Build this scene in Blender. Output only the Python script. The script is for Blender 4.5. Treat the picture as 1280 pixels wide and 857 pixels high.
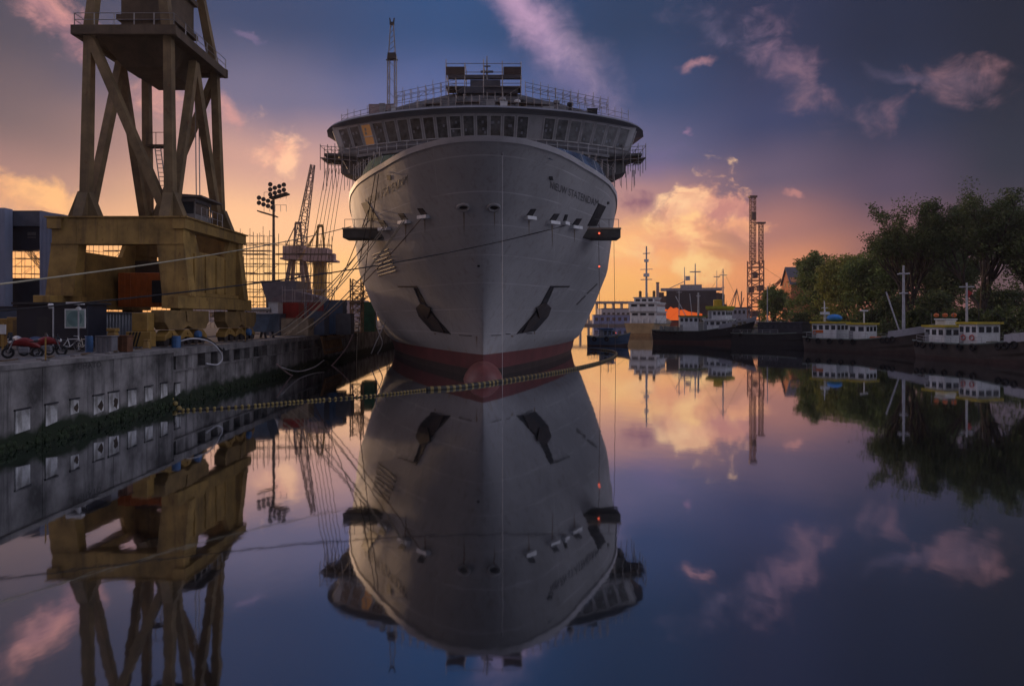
import bpy, bmesh, math, random
import numpy as np
from mathutils import Vector, Matrix, Euler
R = math.radians
random.seed(7)
scene = bpy.context.scene
col = scene.collection
for o in list(bpy.data.objects): bpy.data.objects.remove(o)

# ------------------------------------------------------------------ camera
FPX, HOR, EYE = 853.33, 398.0, 6.0          # focal length in photo pixels, horizon row, eye height in metres
cd = bpy.data.cameras.new('camera'); cam = bpy.data.objects.new('camera', cd); col.objects.link(cam)
cam.location = (0, 0, EYE); cam.rotation_euler = (R(90), 0, 0)
cd.sensor_width = 36; cd.lens = 24; cd.shift_y = -(428.5 - HOR) / 1280.0
cd.clip_start = 0.2; cd.clip_end = 20000
scene.camera = cam
scene.view_settings.view_transform = 'Standard'; scene.view_settings.look = 'None'
scene.view_settings.exposure = 0.0; scene.view_settings.gamma = 1; scene.view_settings.use_curve_mapping = False
scene.render.engine = 'CYCLES'
scene.cycles.use_denoising = True
scene.cycles.max_bounces = 6; scene.cycles.diffuse_bounces = 2; scene.cycles.glossy_bounces = 4
scene.cycles.transmission_bounces = 4; scene.cycles.volume_bounces = 0
scene.cycles.sample_clamp_indirect = 4.0

def P(px, py, d):
    return Vector(((px - 640) / FPX * d, d, EYE - (py - HOR) / FPX * d))
def W(px, py):                               # point on the water
    d = EYE * FPX / (py - HOR)
    return Vector(((px - 640) / FPX * d, d, 0))
def lin(c):
    return tuple((v / 255 / 12.92 if v / 255 <= .04045 else ((v / 255 + .055) / 1.055) ** 2.4) for v in c) + (1,)

# ------------------------------------------------------------------ sky
HAZE_DENSITY = 0.0002
SUN_AZ, SUN_EL = -40.0, 5.0                  # degrees, azimuth measured from the view axis
world = bpy.data.worlds.new('World'); scene.world = world; world.use_nodes = True
nt = world.node_tree; nt.nodes.clear()
N = nt.nodes.new; L = nt.links.new
def math_(op, a, b=None, c=None):
    n = N('ShaderNodeMath'); n.operation = op
    for i, v in enumerate((a, b, c)):
        if v is None: continue
        if isinstance(v, (int, float)): n.inputs[i].default_value = v
        else: L(v, n.inputs[i])
    return n.outputs[0]
def maprange(v, a, b, c=0.0, d=1.0, t='SMOOTHSTEP'):
    n = N('ShaderNodeMapRange'); n.interpolation_type = t; n.clamp = True
    L(v, n.inputs[0])
    for i, x in enumerate((a, b, c, d)): n.inputs[i + 1].default_value = x
    return n.outputs[0]
def mixc(f, a, b, bt='MIX'):
    n = N('ShaderNodeMix'); n.data_type = 'RGBA'; n.blend_type = bt; n.clamp_factor = True
    if isinstance(f, (int, float)): n.inputs[0].default_value = f
    else: L(f, n.inputs[0])
    for i, v in ((6, a), (7, b)):
        if isinstance(v, tuple): n.inputs[i].default_value = v
        else: L(v, n.inputs[i])
    return n.outputs[2]
tc = N('ShaderNodeTexCoord')
sep = N('ShaderNodeSeparateXYZ'); L(tc.outputs['Generated'], sep.inputs[0])
DEG = 57.29578
AZ = math_('MULTIPLY', math_('ARCTAN2', sep.outputs[0], sep.outputs[1]), DEG)
EL = math_('MULTIPLY', math_('ARCSINE', sep.outputs[2]), DEG)
comb = N('ShaderNodeCombineXYZ'); L(math_('MULTIPLY', AZ, .1), comb.inputs[0]); L(math_('MULTIPLY', EL, .13), comb.inputs[1])
def noise(scale, detail, rough, dist=0.0, off=0.0):
    n = N('ShaderNodeTexNoise'); n.inputs['Scale'].default_value = scale; n.inputs['Detail'].default_value = detail
    n.inputs['Roughness'].default_value = rough; n.inputs['Distortion'].default_value = dist
    m = N('ShaderNodeMapping'); m.inputs['Location'].default_value = (off, off * .7, off * .3)
    L(comb.outputs[0], m.inputs[0]); L(m.outputs[0], n.inputs['Vector'])
    return n.outputs['Fac']
n_fine = math_('SUBTRACT', noise(3.2, 7, .62, .5), .5)
n_mid = math_('SUBTRACT', noise(1.5, 5, .55, .3, 3.1), .5)
n_big = math_('SUBTRACT', noise(.55, 3, .5, .2, 8.0), .5)
def az_el(px, py):
    a = math.atan((px - 640) / FPX); e = math.atan((HOR - py) / FPX * math.cos(a))
    return math.degrees(a), math.degrees(e)
ELW = math_('ADD', EL, math_('MULTIPLY', n_big, 5.0))
elp = maprange(ELW, 0, 50, 0, 1, 'LINEAR')
def ramp(px, stops, zen):
    n = N('ShaderNodeValToRGB'); cr = n.color_ramp; cr.interpolation = 'B_SPLINE' if False else 'EASE'
    els = sorted([(max(0, az_el(px, y)[1]) / 50, lin(c)) for y, c in stops] + [(.60, lin(stops[-1][1])), (1.0, lin(zen))])
    while len(cr.elements) < len(els): cr.elements.new(.5)
    for e, (p, c) in zip(cr.elements, els): e.position = p; e.color = c
    L(elp, n.inputs[0]); return n.outputs[0]
ZEN = (128, 132, 160)
cols_ = [
    (-20, ramp(0, [(395, (250, 160, 80)), (330, (248, 165, 90)), (270, (205, 150, 118)), (215, (140, 104, 108)), (140, (90, 78, 92)), (40, (62, 62, 82))], (122, 122, 150))),
    (330, ramp(330, [(395, (255, 184, 100)), (330, (255, 198, 128)), (260, (246, 188, 142)), (190, (198, 150, 138)), (120, (106, 102, 130)), (20, (50, 66, 102))], ZEN)),
    (560, ramp(560, [(395, (255, 180, 105)), (330, (255, 188, 125)), (260, (238, 178, 140)), (190, (164, 134, 146)), (120, (80, 94, 142)), (30, (42, 72, 116))], ZEN)),
    (800, ramp(800, [(395, (255, 178, 92)), (350, (255, 184, 104)), (290, (246, 176, 122)), (235, (174, 128, 126)), (190, (98, 95, 128)), (110, (54, 70, 108)), (20, (40, 58, 90))], ZEN)),
    (960, ramp(960, [(395, (240, 140, 80)), (345, (230, 146, 98)), (290, (168, 114, 106)), (220, (98, 84, 106)), (150, (56, 62, 96)), (40, (44, 50, 78))], (116, 120, 148))),
    (1110, ramp(1110, [(395, (170, 100, 85)), (330, (135, 92, 92)), (240, (80, 68, 90)), (150, (42, 50, 76)), (40, (34, 40, 62))], (106, 110, 138))),
    (1270, ramp(1270, [(395, (95, 66, 72)), (300, (62, 54, 68)), (200, (40, 44, 60)), (60, (30, 34, 50))], (98, 102, 128))),
]
skyc = cols_[0][1]
for (pa, ca), (pb, cb) in zip(cols_, cols_[1:]):
    skyc = mixc(maprange(AZ, az_el(pa, 398)[0], az_el(pb, 398)[0]), skyc, cb)
# unseen sky round the viewer, shaped to light the ship: bright sides, dark back
SIDE_W = ramp(640, [(395, (165, 116, 98)), (300, (214, 166, 150)), (230, (245, 204, 196)), (60, (244, 226, 236))], (150, 150, 176))
SIDE_E = ramp(640, [(395, (64, 62, 74)), (300, (138, 136, 156)), (200, (232, 228, 252)), (60, (250, 248, 268))], (150, 152, 180))
BACK = ramp(640, [(395, (22, 22, 27)), (280, (30, 30, 37)), (60, (58, 58, 72))], (128, 130, 154))
skyc = mixc(maprange(AZ, -46, -80, 0, 1), skyc, SIDE_W)
skyc = mixc(maprange(AZ, 46, 80), skyc, SIDE_E)
skyc = mixc(maprange(math_('ABSOLUTE', AZ), 108, 150), skyc, BACK)
WX = math_('MULTIPLY', math_('SUBTRACT', noise(2.4, 4, .6, .4, 5.5), .5), 4.2)
WY = math_('MULTIPLY', math_('SUBTRACT', noise(2.8, 4, .6, .4, 11.5), .5), 2.6)
def cloud(px, py, rx, ry, rot, c1, c2=None, op=1.0, lo=.08, hi=.6, kf=.9, km=1.1):
    kf, km, lo, hi = kf * 2.3, km * 1.7, lo - .02, hi * 1.35
    global skyc
    a, e = az_el(px, py); rx = rx / FPX * DEG; ry = ry / FPX * DEG
    dx = math_('ADD', math_('SUBTRACT', AZ, a), WX); dy = math_('ADD', math_('SUBTRACT', EL, e), WY)
    cs, sn = math.cos(R(rot)), math.sin(R(rot))
    u = math_('MULTIPLY', math_('ADD', math_('MULTIPLY', dx, cs), math_('MULTIPLY', dy, sn)), 1 / rx)
    v = math_('MULTIPLY', math_('SUBTRACT', math_('MULTIPLY', dy, cs), math_('MULTIPLY', dx, sn)), 1 / ry)
    r = math_('SQRT', math_('ADD', math_('MULTIPLY', u, u), math_('MULTIPLY', v, v)))
    q = math_('SUBTRACT', 1.0, r)
    q = math_('ADD', q, math_('MULTIPLY', n_fine, kf)); q = math_('ADD', q, math_('MULTIPLY', n_mid, km))
    m = math_('MULTIPLY', maprange(q, lo, hi), op)
    c = lin(c1)
    if c2: c = mixc(maprange(math_('ADD', n_fine, math_('MULTIPLY', v, .16)), -.16, .2), lin(c2), lin(c1))
    skyc = mixc(m, skyc, c)
# soft streak rising over the bridge
cloud(692, 58, 185, 50, -46, (172, 146, 174), (130, 116, 154), .95, 0, 1.05, .16, .34)
cloud(650, 12, 80, 40, -40, (200, 158, 188), None, .7, 0, .9, .3, .6)
# cumulus over the far harbour
cloud(808, 312, 110, 50, 8, (255, 200, 130), (246, 168, 112), .8, 0, .8, .7, .7)
cloud(862, 262, 58, 44, 60, (255, 206, 156), (214, 144, 122), 1.0, .02, .34, .8, .8)
cloud(902, 258, 44, 32, 20, (246, 184, 144), (194, 130, 122), .95, .02, .34, .9, .8)
cloud(848, 296, 60, 30, 10, (255, 200, 138), (226, 152, 118), .9, .02, .4, .8, .8)
cloud(868, 330, 24, 42, 90, (255, 208, 140), None, .8, 0, .6, .8, .8)
cloud(928, 286, 38, 13, 0, (236, 164, 122), (206, 140, 120), .8, 0, .4)
cloud(790, 252, 40, 19, 6, (118, 80, 104), (138, 92, 106), .85, 0, .6)
cloud(812, 205, 60, 30, 0, (118, 98, 142), None, .4, 0, .9)
# clouds high on the dark side
cloud(898, 40, 84, 30, -24, (112, 98, 124), (86, 84, 112), .75, 0, 1.0, 1.0, 1.1)
cloud(868, 82, 40, 9, 12, (190, 134, 138), (140, 110, 128), .8, 0, .8)
cloud(972, 72, 62, 34, -36, (130, 100, 120), (92, 80, 106), .7, 0, 1.0, 1.1, 1.1)
cloud(1006, 108, 36, 26, -40, (126, 98, 114), (92, 80, 104), .65, 0, 1.0, 1.1, 1.1)
cloud(1098, 142, 52, 28, -10, (132, 98, 112), (90, 78, 100), .8, 0, .9, 1.1, 1.1)
cloud(1196, 104, 46, 30, -18, (140, 102, 110), (96, 80, 98), .85, 0, .9, 1.1, 1.1)
cloud(1132, 97, 44, 10, -26, (86, 78, 102), None, .6, 0, .9)
cloud(995, 239, 17, 6, -8, (182, 124, 120), None, .85, 0, .6)
cloud(856, 169, 10, 6, 0, (150, 114, 144), None, .7, 0, .7)
# clouds beyond the crane
cloud(62, 14, 62, 26, -32, (204, 142, 138), (150, 108, 122), .9, 0, .7)
cloud(88, 50, 34, 18, -40, (194, 134, 134), (140, 102, 118), .8, 0, .7)
cloud(28, 243, 62, 26, -8, (240, 178, 120), (206, 146, 112), .95, 0, .55)
cloud(195, 108, 50, 40, 20, (214, 152, 138), (170, 122, 128), .75, 0, .8)
cloud(284, 140, 18, 28, 10, (206, 146, 140), None, .75, 0, .7)
cloud(338, 186, 36, 30, -24, (250, 192, 156), (226, 164, 142), .9, 0, .6)
cloud(352, 204, 26, 24, -30, (252, 196, 156), None, .75, 0, .6)
cloud(310, 44, 26, 7, -12, (118, 102, 136), None, .6)
cloud(520, 40, 90, 60, 20, (46, 72, 116), None, .35, 0, .9)
nish = N('ShaderNodeTexSky'); nish.sky_type = 'NISHITA'; nish.sun_disc = False
nish.sun_elevation = R(SUN_EL); nish.sun_rotation = R(SUN_AZ)
bg1 = N('ShaderNodeBackground'); bg1.inputs[1].default_value = .05; L(nish.outputs[0], bg1.inputs[0])
bg2 = N('ShaderNodeBackground'); bg2.inputs[1].default_value = 1.22
L(skyc, bg2.inputs[0])
mx = N('ShaderNodeMixShader'); mx.inputs[0].default_value = .93
L(bg1.outputs[0], mx.inputs[1]); L(bg2.outputs[0], mx.inputs[2])
wo = N('ShaderNodeOutputWorld'); L(mx.outputs[0], wo.inputs[0])
world.cycles.sampling_method = 'MANUAL'; world.cycles.sample_map_resolution = 1024

# ------------------------------------------------------------------ sun
sl = bpy.data.lights.new('sun', 'SUN'); sun = bpy.data.objects.new('sun', sl); col.objects.link(sun)
sl.energy = 1.5; sl.angle = R(1.5); sl.color = (1.0, .62, .34)
sd = Vector((math.sin(R(SUN_AZ)) * math.cos(R(SUN_EL)), math.cos(R(SUN_AZ)) * math.cos(R(SUN_EL)), math.sin(R(SUN_EL))))
sun.rotation_euler = sd.to_track_quat('Z', 'Y').to_euler(); sun.location = (-60, 60, 60)

# ------------------------------------------------------------------ materials
MATS = {}
def mat(name, c, rough=.6, metal=0.0, var=.25, scale=1.2, streak=0.0, dirt=None, bump=0.0, spec=.4, tint2=None, rust=0.0):
    if name in MATS: return MATS[name]
    m = bpy.data.materials.new(name); m.use_nodes = True; t = m.node_tree; b = t.nodes['Principled BSDF']
    b.inputs['Roughness'].default_value = rough; b.inputs['Metallic'].default_value = metal
    b.inputs['Specular IOR Level'].default_value = spec
    tcn = t.nodes.new('ShaderNodeTexCoord')
    def nz(sc, det, vec=(1, 1, 1)):
        mp = t.nodes.new('ShaderNodeMapping'); mp.inputs['Scale'].default_value = vec
        t.links.new(tcn.outputs['Object'], mp.inputs[0])
        n = t.nodes.new('ShaderNodeTexNoise'); n.inputs['Scale'].default_value = sc; n.inputs['Detail'].default_value = det
        n.inputs['Roughness'].default_value = .62
        t.links.new(mp.outputs[0], n.inputs['Vector']); return n.outputs['Fac']
    def mr(v, a, b_, lo=0, hi=1):
        r = t.nodes.new('ShaderNodeMapRange'); t.links.new(v, r.inputs[0])
        for i, x in enumerate((a, b_, lo, hi)): r.inputs[i + 1].default_value = x
        return r.outputs[0]
    def mx(f, a, b_):
        n = t.nodes.new('ShaderNodeMix'); n.data_type = 'RGBA'
        t.links.new(f, n.inputs[0])
        for i, v in ((6, a), (7, b_)):
            if isinstance(v, tuple): n.inputs[i].default_value = v
            else: t.links.new(v, n.inputs[i])
        return n.outputs[2]
    c = tuple(c) + (1,) if len(c) == 3 else c
    d = tuple(x * (1 - var) for x in c[:3]) + (1,); u = tuple(min(1, x * (1 + var * .6)) for x in c[:3]) + (1,)
    if tint2: d = tuple(tint2) + (1,)
    out = mx(mr(nz(scale, 6), .35, .68), d, u)
    if streak:
        dd = tuple(dirt) + (1,) if dirt else tuple(x * .35 for x in c[:3]) + (1,)
        s = mr(nz(1.0, 5, (2.2, 2.2, .14)), .52, .75, 0, streak)
        out = mx(s, out, dd)
    if rust:
        s = mr(nz(2.3, 9, (1, 1, .6)), .6, .7, 0, rust)
        out = mx(s, out, (.11, .035, .012, 1))
    t.links.new(out, b.inputs['Base Color'])
    if bump:
        bn = t.nodes.new('ShaderNodeBump'); bn.inputs['Strength'].default_value = bump; bn.inputs['Distance'].default_value = .05
        t.links.new(nz(scale * 6, 5), bn.inputs['Height']); t.links.new(bn.outputs[0], b.inputs['Normal'])
    MATS[name] = m; return m
def emis(name, c, s):
    if name in MATS: return MATS[name]
    m = bpy.data.materials.new(name); m.use_nodes = True; b = m.node_tree.nodes['Principled BSDF']
    b.inputs['Base Color'].default_value = tuple(c) + (1,); b.inputs['Emission Color'].default_value = tuple(c) + (1,)
    b.inputs['Emission Strength'].default_value = s; MATS[name] = m; return m
CRANE = lambda: mat('crane_yellow_paint', (.36, .225, .065), .6, 0, .45, .5, .7, (.075, .045, .028), rust=.7)
YEL = lambda: mat('bright_yellow_paint', (.30, .18, .045), .5, 0, .3, 1.2, .4, (.12, .07, .03), rust=.4)
CONC = lambda: mat('weathered_concrete', (.30, .29, .28), .85, 0, .4, .55, .7, (.07, .07, .07), .3)
STEEL = lambda: mat('grey_steel', (.20, .20, .22), .5, .3, .3, 1.0, .3, rust=.3)
DARK = lambda: mat('dark_steel', (.035, .036, .042), .55, .2, .3, 1.0)
BLACK = lambda: mat('black_rubber', (.012, .012, .014), .8, 0, .3, 2)
WHITE = lambda: mat('white_paint', (.70, .71, .72), .45, 0, .18, .8, .35, (.25, .22, .2), rust=.2)
RUSTY = lambda: mat('rusty_steel', (.16, .07, .035), .75, .1, .45, 1.5, .4)
SCAF = lambda: mat('scaffold_tube', (.27, .25, .25), .5, .4, .3, 1)
ROPE = lambda: mat('pale_rope', (.42, .38, .30), .9, 0, .3, 6)
ROPED = lambda: mat('dark_rope', (.03, .028, .03), .9, 0, .3, 6)
WOOD = lambda: mat('weathered_boards', (.13, .085, .05), .85, 0, .4, 1.5, .3)
GLASS = lambda: mat('window_glass', (.025, .03, .04), .12, 0, .3, .6, spec=.8)
RED = lambda: mat('red_paint', (.38, .03, .025), .45, 0, .25, 1, .3)
BLUE = lambda: mat('blue_paint', (.05, .13, .28), .5, 0, .3, 1, .4, rust=.3)
NAVY = lambda: mat('navy_paint', (.018, .02, .032), .5, 0, .3, 1)
ORANGE = lambda: mat('orange_paint', (.62, .16, .03), .5, 0, .25, .9, .35, (.15, .05, .02))
TAN = lambda: mat('tan_paint', (.33, .27, .19), .65, 0, .25, .9, .4)
GREEN = lambda: mat('green_paint', (.03, .13, .07), .6, 0, .3, 1.0, .3)

# ------------------------------------------------------------------ mesh helpers
OFF = {}
class MB:
    def __init__(s): s.v = []; s.f = []
    def add(s, vs, fs):
        n = len(s.v); s.v += [tuple(v) for v in vs]; s.f += [tuple(i + n for i in f) for f in fs]; return s
    def box(s, c, d, rz=0.0, taper=1.0):
        cx, cy, cz = c; hx, hy, hz = d[0] / 2, d[1] / 2, d[2] / 2
        vs = []
        for z, k in ((-hz, 1), (hz, taper)):
            for x, y in ((-hx, -hy), (hx, -hy), (hx, hy), (-hx, hy)):
                x, y = x * k, y * k
                vs.append((cx + x * math.cos(rz) - y * math.sin(rz), cy + x * math.sin(rz) + y * math.cos(rz), cz + z))
        return s.add(vs, [(3, 2, 1, 0), (4, 5, 6, 7), (0, 1, 5, 4), (1, 2, 6, 5), (2, 3, 7, 6), (3, 0, 4, 7)])
    def b2(s, a, b):
        return s.box([(a[i] + b[i]) / 2 for i in range(3)], [abs(b[i] - a[i]) for i in range(3)])
    def beam(s, p, q, w, h=None, w2=None, h2=None, up=(0, 0, 1)):
        p, q = Vector(p), Vector(q); h = h or w; w2 = w2 or w; h2 = h2 or h
        t = (q - p).normalized(); up = Vector(up)
        if abs(t.dot(up)) > .98: up = Vector((0, 1, 0))
        x = t.cross(up).normalized(); y = x.cross(t)
        vs = []
        for c, a, b in ((p, w, h), (q, w2, h2)):
            for i, j in ((-1, -1), (1, -1), (1, 1), (-1, 1)): vs.append(c + x * (i * a / 2) + y * (j * b / 2))
        return s.add(vs, [(0, 1, 2, 3), (7, 6, 5, 4), (4, 5, 1, 0), (5, 6, 2, 1), (6, 7, 3, 2), (7, 4, 0, 3)])
    def tube(s, pts, r, n=6, r2=None, cap=True):
        pts = [Vector(p) for p in pts]; k = len(pts); vs = []; fs = []
        prev = None
        for i, p in enumerate(pts):
            t = (pts[min(i + 1, k - 1)] - pts[max(i - 1, 0)])
            t = t.normalized() if t.length > 1e-9 else Vector((0, 0, 1))
            if prev is None:
                up = Vector((0, 0, 1)) if abs(t.z) < .95 else Vector((1, 0, 0))
                x = t.cross(up).normalized()
            else:
                x = (prev - t * prev.dot(t)).normalized()
            prev = x; y = t.cross(x)
            rr = r if r2 is None else r + (r2 - r) * i / (k - 1)
            for j in range(n):
                a = 2 * math.pi * j / n; vs.append(p + x * (math.cos(a) * rr) + y * (math.sin(a) * rr))
        for i in range(k - 1):
            for j in range(n):
                fs.append((i * n + j, i * n + (j + 1) % n, (i + 1) * n + (j + 1) % n, (i + 1) * n + j))
        if cap: fs += [tuple(range(n - 1, -1, -1)), tuple(range((k - 1) * n, k * n))]
        return s.add(vs, fs)
    def prism(s, poly, d):                      # closed planar polygon pushed along d
        n = len(poly); d = Vector(d); a = [Vector(p) for p in poly]; b = [p + d for p in a]
        return s.add(a + b, [tuple(range(n - 1, -1, -1)), tuple(range(n, 2 * n))] + [(i, (i + 1) % n, n + (i + 1) % n, n + i) for i in range(n)])
    def ell(s, c, r, nu=14, nv=9):
        vs = []; fs = []
        for i in range(nv + 1):
            th = math.pi * i / nv
            for j in range(nu):
                a = 2 * math.pi * j / nu
                vs.append((c[0] + r[0] * math.sin(th) * math.cos(a), c[1] + r[1] * math.sin(th) * math.sin(a), c[2] + r[2] * math.cos(th)))
        for i in range(nv):
            for j in range(nu): fs.append((i * nu + j, (i + 1) * nu + j, (i + 1) * nu + (j + 1) % nu, i * nu + (j + 1) % nu))
        return s.add(vs, fs)
    def lathe(s, c, prof, n=14, axis='z'):
        vs = []; fs = []; k = len(prof)
        for r, h in prof:
            for j in range(n):
                a = 2 * math.pi * j / n; x, y = r * math.cos(a), r * math.sin(a)
                v = {'z': (x, y, h), 'x': (h, x, y), 'y': (x, h, y)}[axis]
                vs.append((c[0] + v[0], c[1] + v[1], c[2] + v[2]))
        for i in range(k - 1):
            for j in range(n): fs.append((i * n + j, i * n + (j + 1) % n, (i + 1) * n + (j + 1) % n, (i + 1) * n + j))
        fs += [tuple(range(n - 1, -1, -1)), tuple(range((k - 1) * n, k * n))]
        return s.add(vs, fs)
    def torus(s, c, R_, r, axis='y', n=14, m=7):
        vs = []; fs = []
        for i in range(n):
            a = 2 * math.pi * i / n
            for j in range(m):
                b = 2 * math.pi * j / m; q = R_ + r * math.cos(b); w = r * math.sin(b)
                x, y = q * math.cos(a), q * math.sin(a)
                v = {'z': (x, y, w), 'x': (w, x, y), 'y': (x, w, y)}[axis]
                vs.append((c[0] + v[0], c[1] + v[1], c[2] + v[2]))
        for i in range(n):
            for j in range(m): fs.append((i * m + j, ((i + 1) % n) * m + j, ((i + 1) % n) * m + (j + 1) % m, i * m + (j + 1) % m))
        return s.add(vs, fs)
    def grid(s, rows, close=False):
        k = len(rows[0]); fs = []
        for i in range(len(rows) - 1):
            for j in range(k - 1): fs.append((i * k + j, i * k + j + 1, (i + 1) * k + j + 1, (i + 1) * k + j))
        return s.add([p for r in rows for p in r], fs)
    def build(s, name, m, parent=None, smooth=False, bevel=0.0, solid=0.0):
        me = bpy.data.meshes.new(name)
        off = OFF.get(parent.name, Vector((0, 0, 0))) if parent else Vector((0, 0, 0))
        me.from_pydata([(v[0] - off.x, v[1] - off.y, v[2] - off.z) for v in s.v], [], s.f)
        me.validate()
        bm = bmesh.new(); bm.from_mesh(me)
        bmesh.ops.recalc_face_normals(bm, faces=bm.faces); bm.to_mesh(me); bm.free()
        me.materials.append(m); me.update()
        o = bpy.data.objects.new(name, me); col.objects.link(o)
        if parent: o.parent = parent; OFF[o.name] = off
        if smooth:
            for p in me.polygons: p.use_smooth = True
        if bevel:
            b = o.modifiers.new('bevel', 'BEVEL'); b.width = bevel; b.segments = 1; b.limit_method = 'ANGLE'; b.angle_limit = R(50)
        if solid:
            sm = o.modifiers.new('solid', 'SOLIDIFY'); sm.thickness = solid; sm.offset = 0
        return o
def tag(o, label=None, cat=None, group=None, kind=None):
    if label: o['label'] = label
    if cat: o['category'] = cat
    if group: o['group'] = group
    if kind: o['kind'] = kind
    return o
def thing(name, label, cat, loc=(0, 0, 0), group=None, rz=0.0):
    o = bpy.data.objects.new(name, None); col.objects.link(o); o.empty_display_size = .3
    o.location = loc; o.rotation_euler = (0, 0, rz)
    tag(o, label, cat, group)
    return o
def at(name, label, cat, loc, group=None):       # a thing whose parts are given in world coordinates
    o = thing(name, label, cat, loc, group); OFF[o.name] = Vector(loc); return o
def kids(o): return [c for c in bpy.data.objects if c.parent == o]
def copy_tree(o, parent=None):
    c = o.copy(); col.objects.link(c)
    if parent: c.parent = parent
    for ch in kids(o): copy_tree(ch, c)
    return c
def place(o, loc, rz=0.0, sc=None, label=None):
    o.location = loc; o.rotation_euler = (0, 0, rz)
    if sc: o.scale = (sc, sc, sc)
    if label: o['label'] = label
    return o
def sag(p, q, s, n=16):
    p, q = Vector(p), Vector(q)
    return [p.lerp(q, i / n) - Vector((0, 0, s * 4 * (i / n) * (1 - i / n))) for i in range(n + 1)]
def smooth_path(pts, sub=8):
    pts = [Vector(p) for p in pts]; out = []
    for i in range(len(pts) - 1):
        a, b, c, d = pts[max(i - 1, 0)], pts[i], pts[i + 1], pts[min(i + 2, len(pts) - 1)]
        for k in range(sub):
            t = k / sub
            out.append(.5 * ((2 * b) + (c - a) * t + (2 * a - 5 * b + 4 * c - d) * t * t + (3 * b - a - 3 * c + d) * t ** 3))
    return out + [pts[-1]]
def lattice(mb, p, q, w, seg, r=.06, w2=None, n=4):
    """four-chord lattice boom from p to q with zigzag bracing"""
    p, q = Vector(p), Vector(q); w2 = w if w2 is None else w2
    t = (q - p).normalized(); up = Vector((0, 1, 0)) if abs(t.y) < .9 else Vector((0, 0, 1))
    x = t.cross(up).normalized(); y = x.cross(t)
    cs = [(-1, -1), (1, -1), (1, 1), (-1, 1)]
    pt = lambda i, k: p.lerp(q, k / seg) + (x * cs[i][0] + y * cs[i][1]) * ((w + (w2 - w) * k / seg) / 2)
    for i in range(4):
        mb.tube([pt(i, 0), pt(i, seg)], r, n)
        for k in range(seg):
            a, b = (i, (i + 1) % 4) if k % 2 else ((i + 1) % 4, i)
            mb.tube([pt(a, k), pt(b, k + 1)], r * .6, n)
            mb.tube([pt(i, k), pt((i + 1) % 4, k)], r * .6, n)
    return mb
def text_mesh(s, size=1.0, extrude=0.0, shear=0.0, bold=0.0):
    cu = bpy.data.curves.new('lettering', 'FONT'); cu.body = s; cu.size = size; cu.shear = shear; cu.offset = bold
    cu.align_x = 'CENTER'; cu.align_y = 'CENTER'; cu.extrude = extrude; cu.resolution_u = 3
    o = bpy.data.objects.new('lettering', cu); col.objects.link(o)
    bpy.context.view_layer.update()
    dg = bpy.context.evaluated_depsgraph_get()
    me = o.evaluated_get(dg).to_mesh()
    vs = [Vector(v.co) for v in me.vertices]; fs = [tuple(p.vertices) for p in me.polygons]
    o.evaluated_get(dg).to_mesh_clear(); bpy.data.objects.remove(o); bpy.data.curves.remove(cu)
    return vs, fs

# ------------------------------------------------------------------ water
def water_mat():
    m = bpy.data.materials.new('harbour_water'); m.use_nodes = True; t = m.node_tree; t.nodes.clear()
    out = t.nodes.new('ShaderNodeOutputMaterial'); mix = t.nodes.new('ShaderNodeMixShader')
    df = t.nodes.new('ShaderNodeBsdfDiffuse'); df.inputs[0].default_value = (.004, .007, .008, 1)
    gl = t.nodes.new('ShaderNodeBsdfGlossy'); gl.inputs[0].default_value = (.93, .95, 1, 1); gl.inputs['Roughness'].default_value = .035
    lw = t.nodes.new('ShaderNodeLayerWeight'); lw.inputs[0].default_value = .5
    pw = t.nodes.new('ShaderNodeMath'); pw.operation = 'POWER'; pw.inputs[1].default_value = .7
    m0 = t.nodes.new('ShaderNodeMapRange'); t.links.new(lw.outputs['Facing'], m0.inputs[0]); m0.inputs[1].default_value = .3; t.links.new(m0.outputs[0], pw.inputs[0])
    mr = t.nodes.new('ShaderNodeMapRange'); t.links.new(pw.outputs[0], mr.inputs[0])
    for i, x in enumerate((0, 1, .03, .94)): mr.inputs[i + 1].default_value = x
    tcn = t.nodes.new('ShaderNodeTexCoord')
    def nz(sc, det, vec):
        mp = t.nodes.new('ShaderNodeMapping'); mp.inputs['Scale'].default_value = vec; t.links.new(tcn.outputs['Object'], mp.inputs[0])
        n = t.nodes.new('ShaderNodeTexNoise'); n.inputs['Scale'].default_value = sc; n.inputs['Detail'].default_value = det
        t.links.new(mp.outputs[0], n.inputs['Vector']); return n.outputs['Fac']
    ad = t.nodes.new('ShaderNodeMath'); ad.operation = 'ADD'
    t.links.new(nz(.9, 3, (1, .6, 1)), ad.inputs[0]); t.links.new(nz(.13, 2, (1, .5, 1)), ad.inputs[1])
    bp = t.nodes.new('ShaderNodeBump'); bp.inputs['Strength'].default_value = .028; bp.inputs['Distance'].default_value = .1
    t.links.new(ad.outputs[0], bp.inputs['Height'])
    for n in (gl, ): t.links.new(bp.outputs[0], n.inputs['Normal'])
    t.links.new(mr.outputs[0], mix.inputs[0]); t.links.new(df.outputs[0], mix.inputs[1]); t.links.new(gl.outputs[0], mix.inputs[2])
    t.links.new(mix.outputs[0], out.inputs[0]); return m
wm = MB().add([(-6000, -300, 0), (6000, -300, 0), (6000, 9000, 0), (-6000, 9000, 0)], [(0, 1, 2, 3)])
tag(wm.build('water', water_mat()), 'still dark harbour water mirroring the sunset sky', kind='structure')

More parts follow.
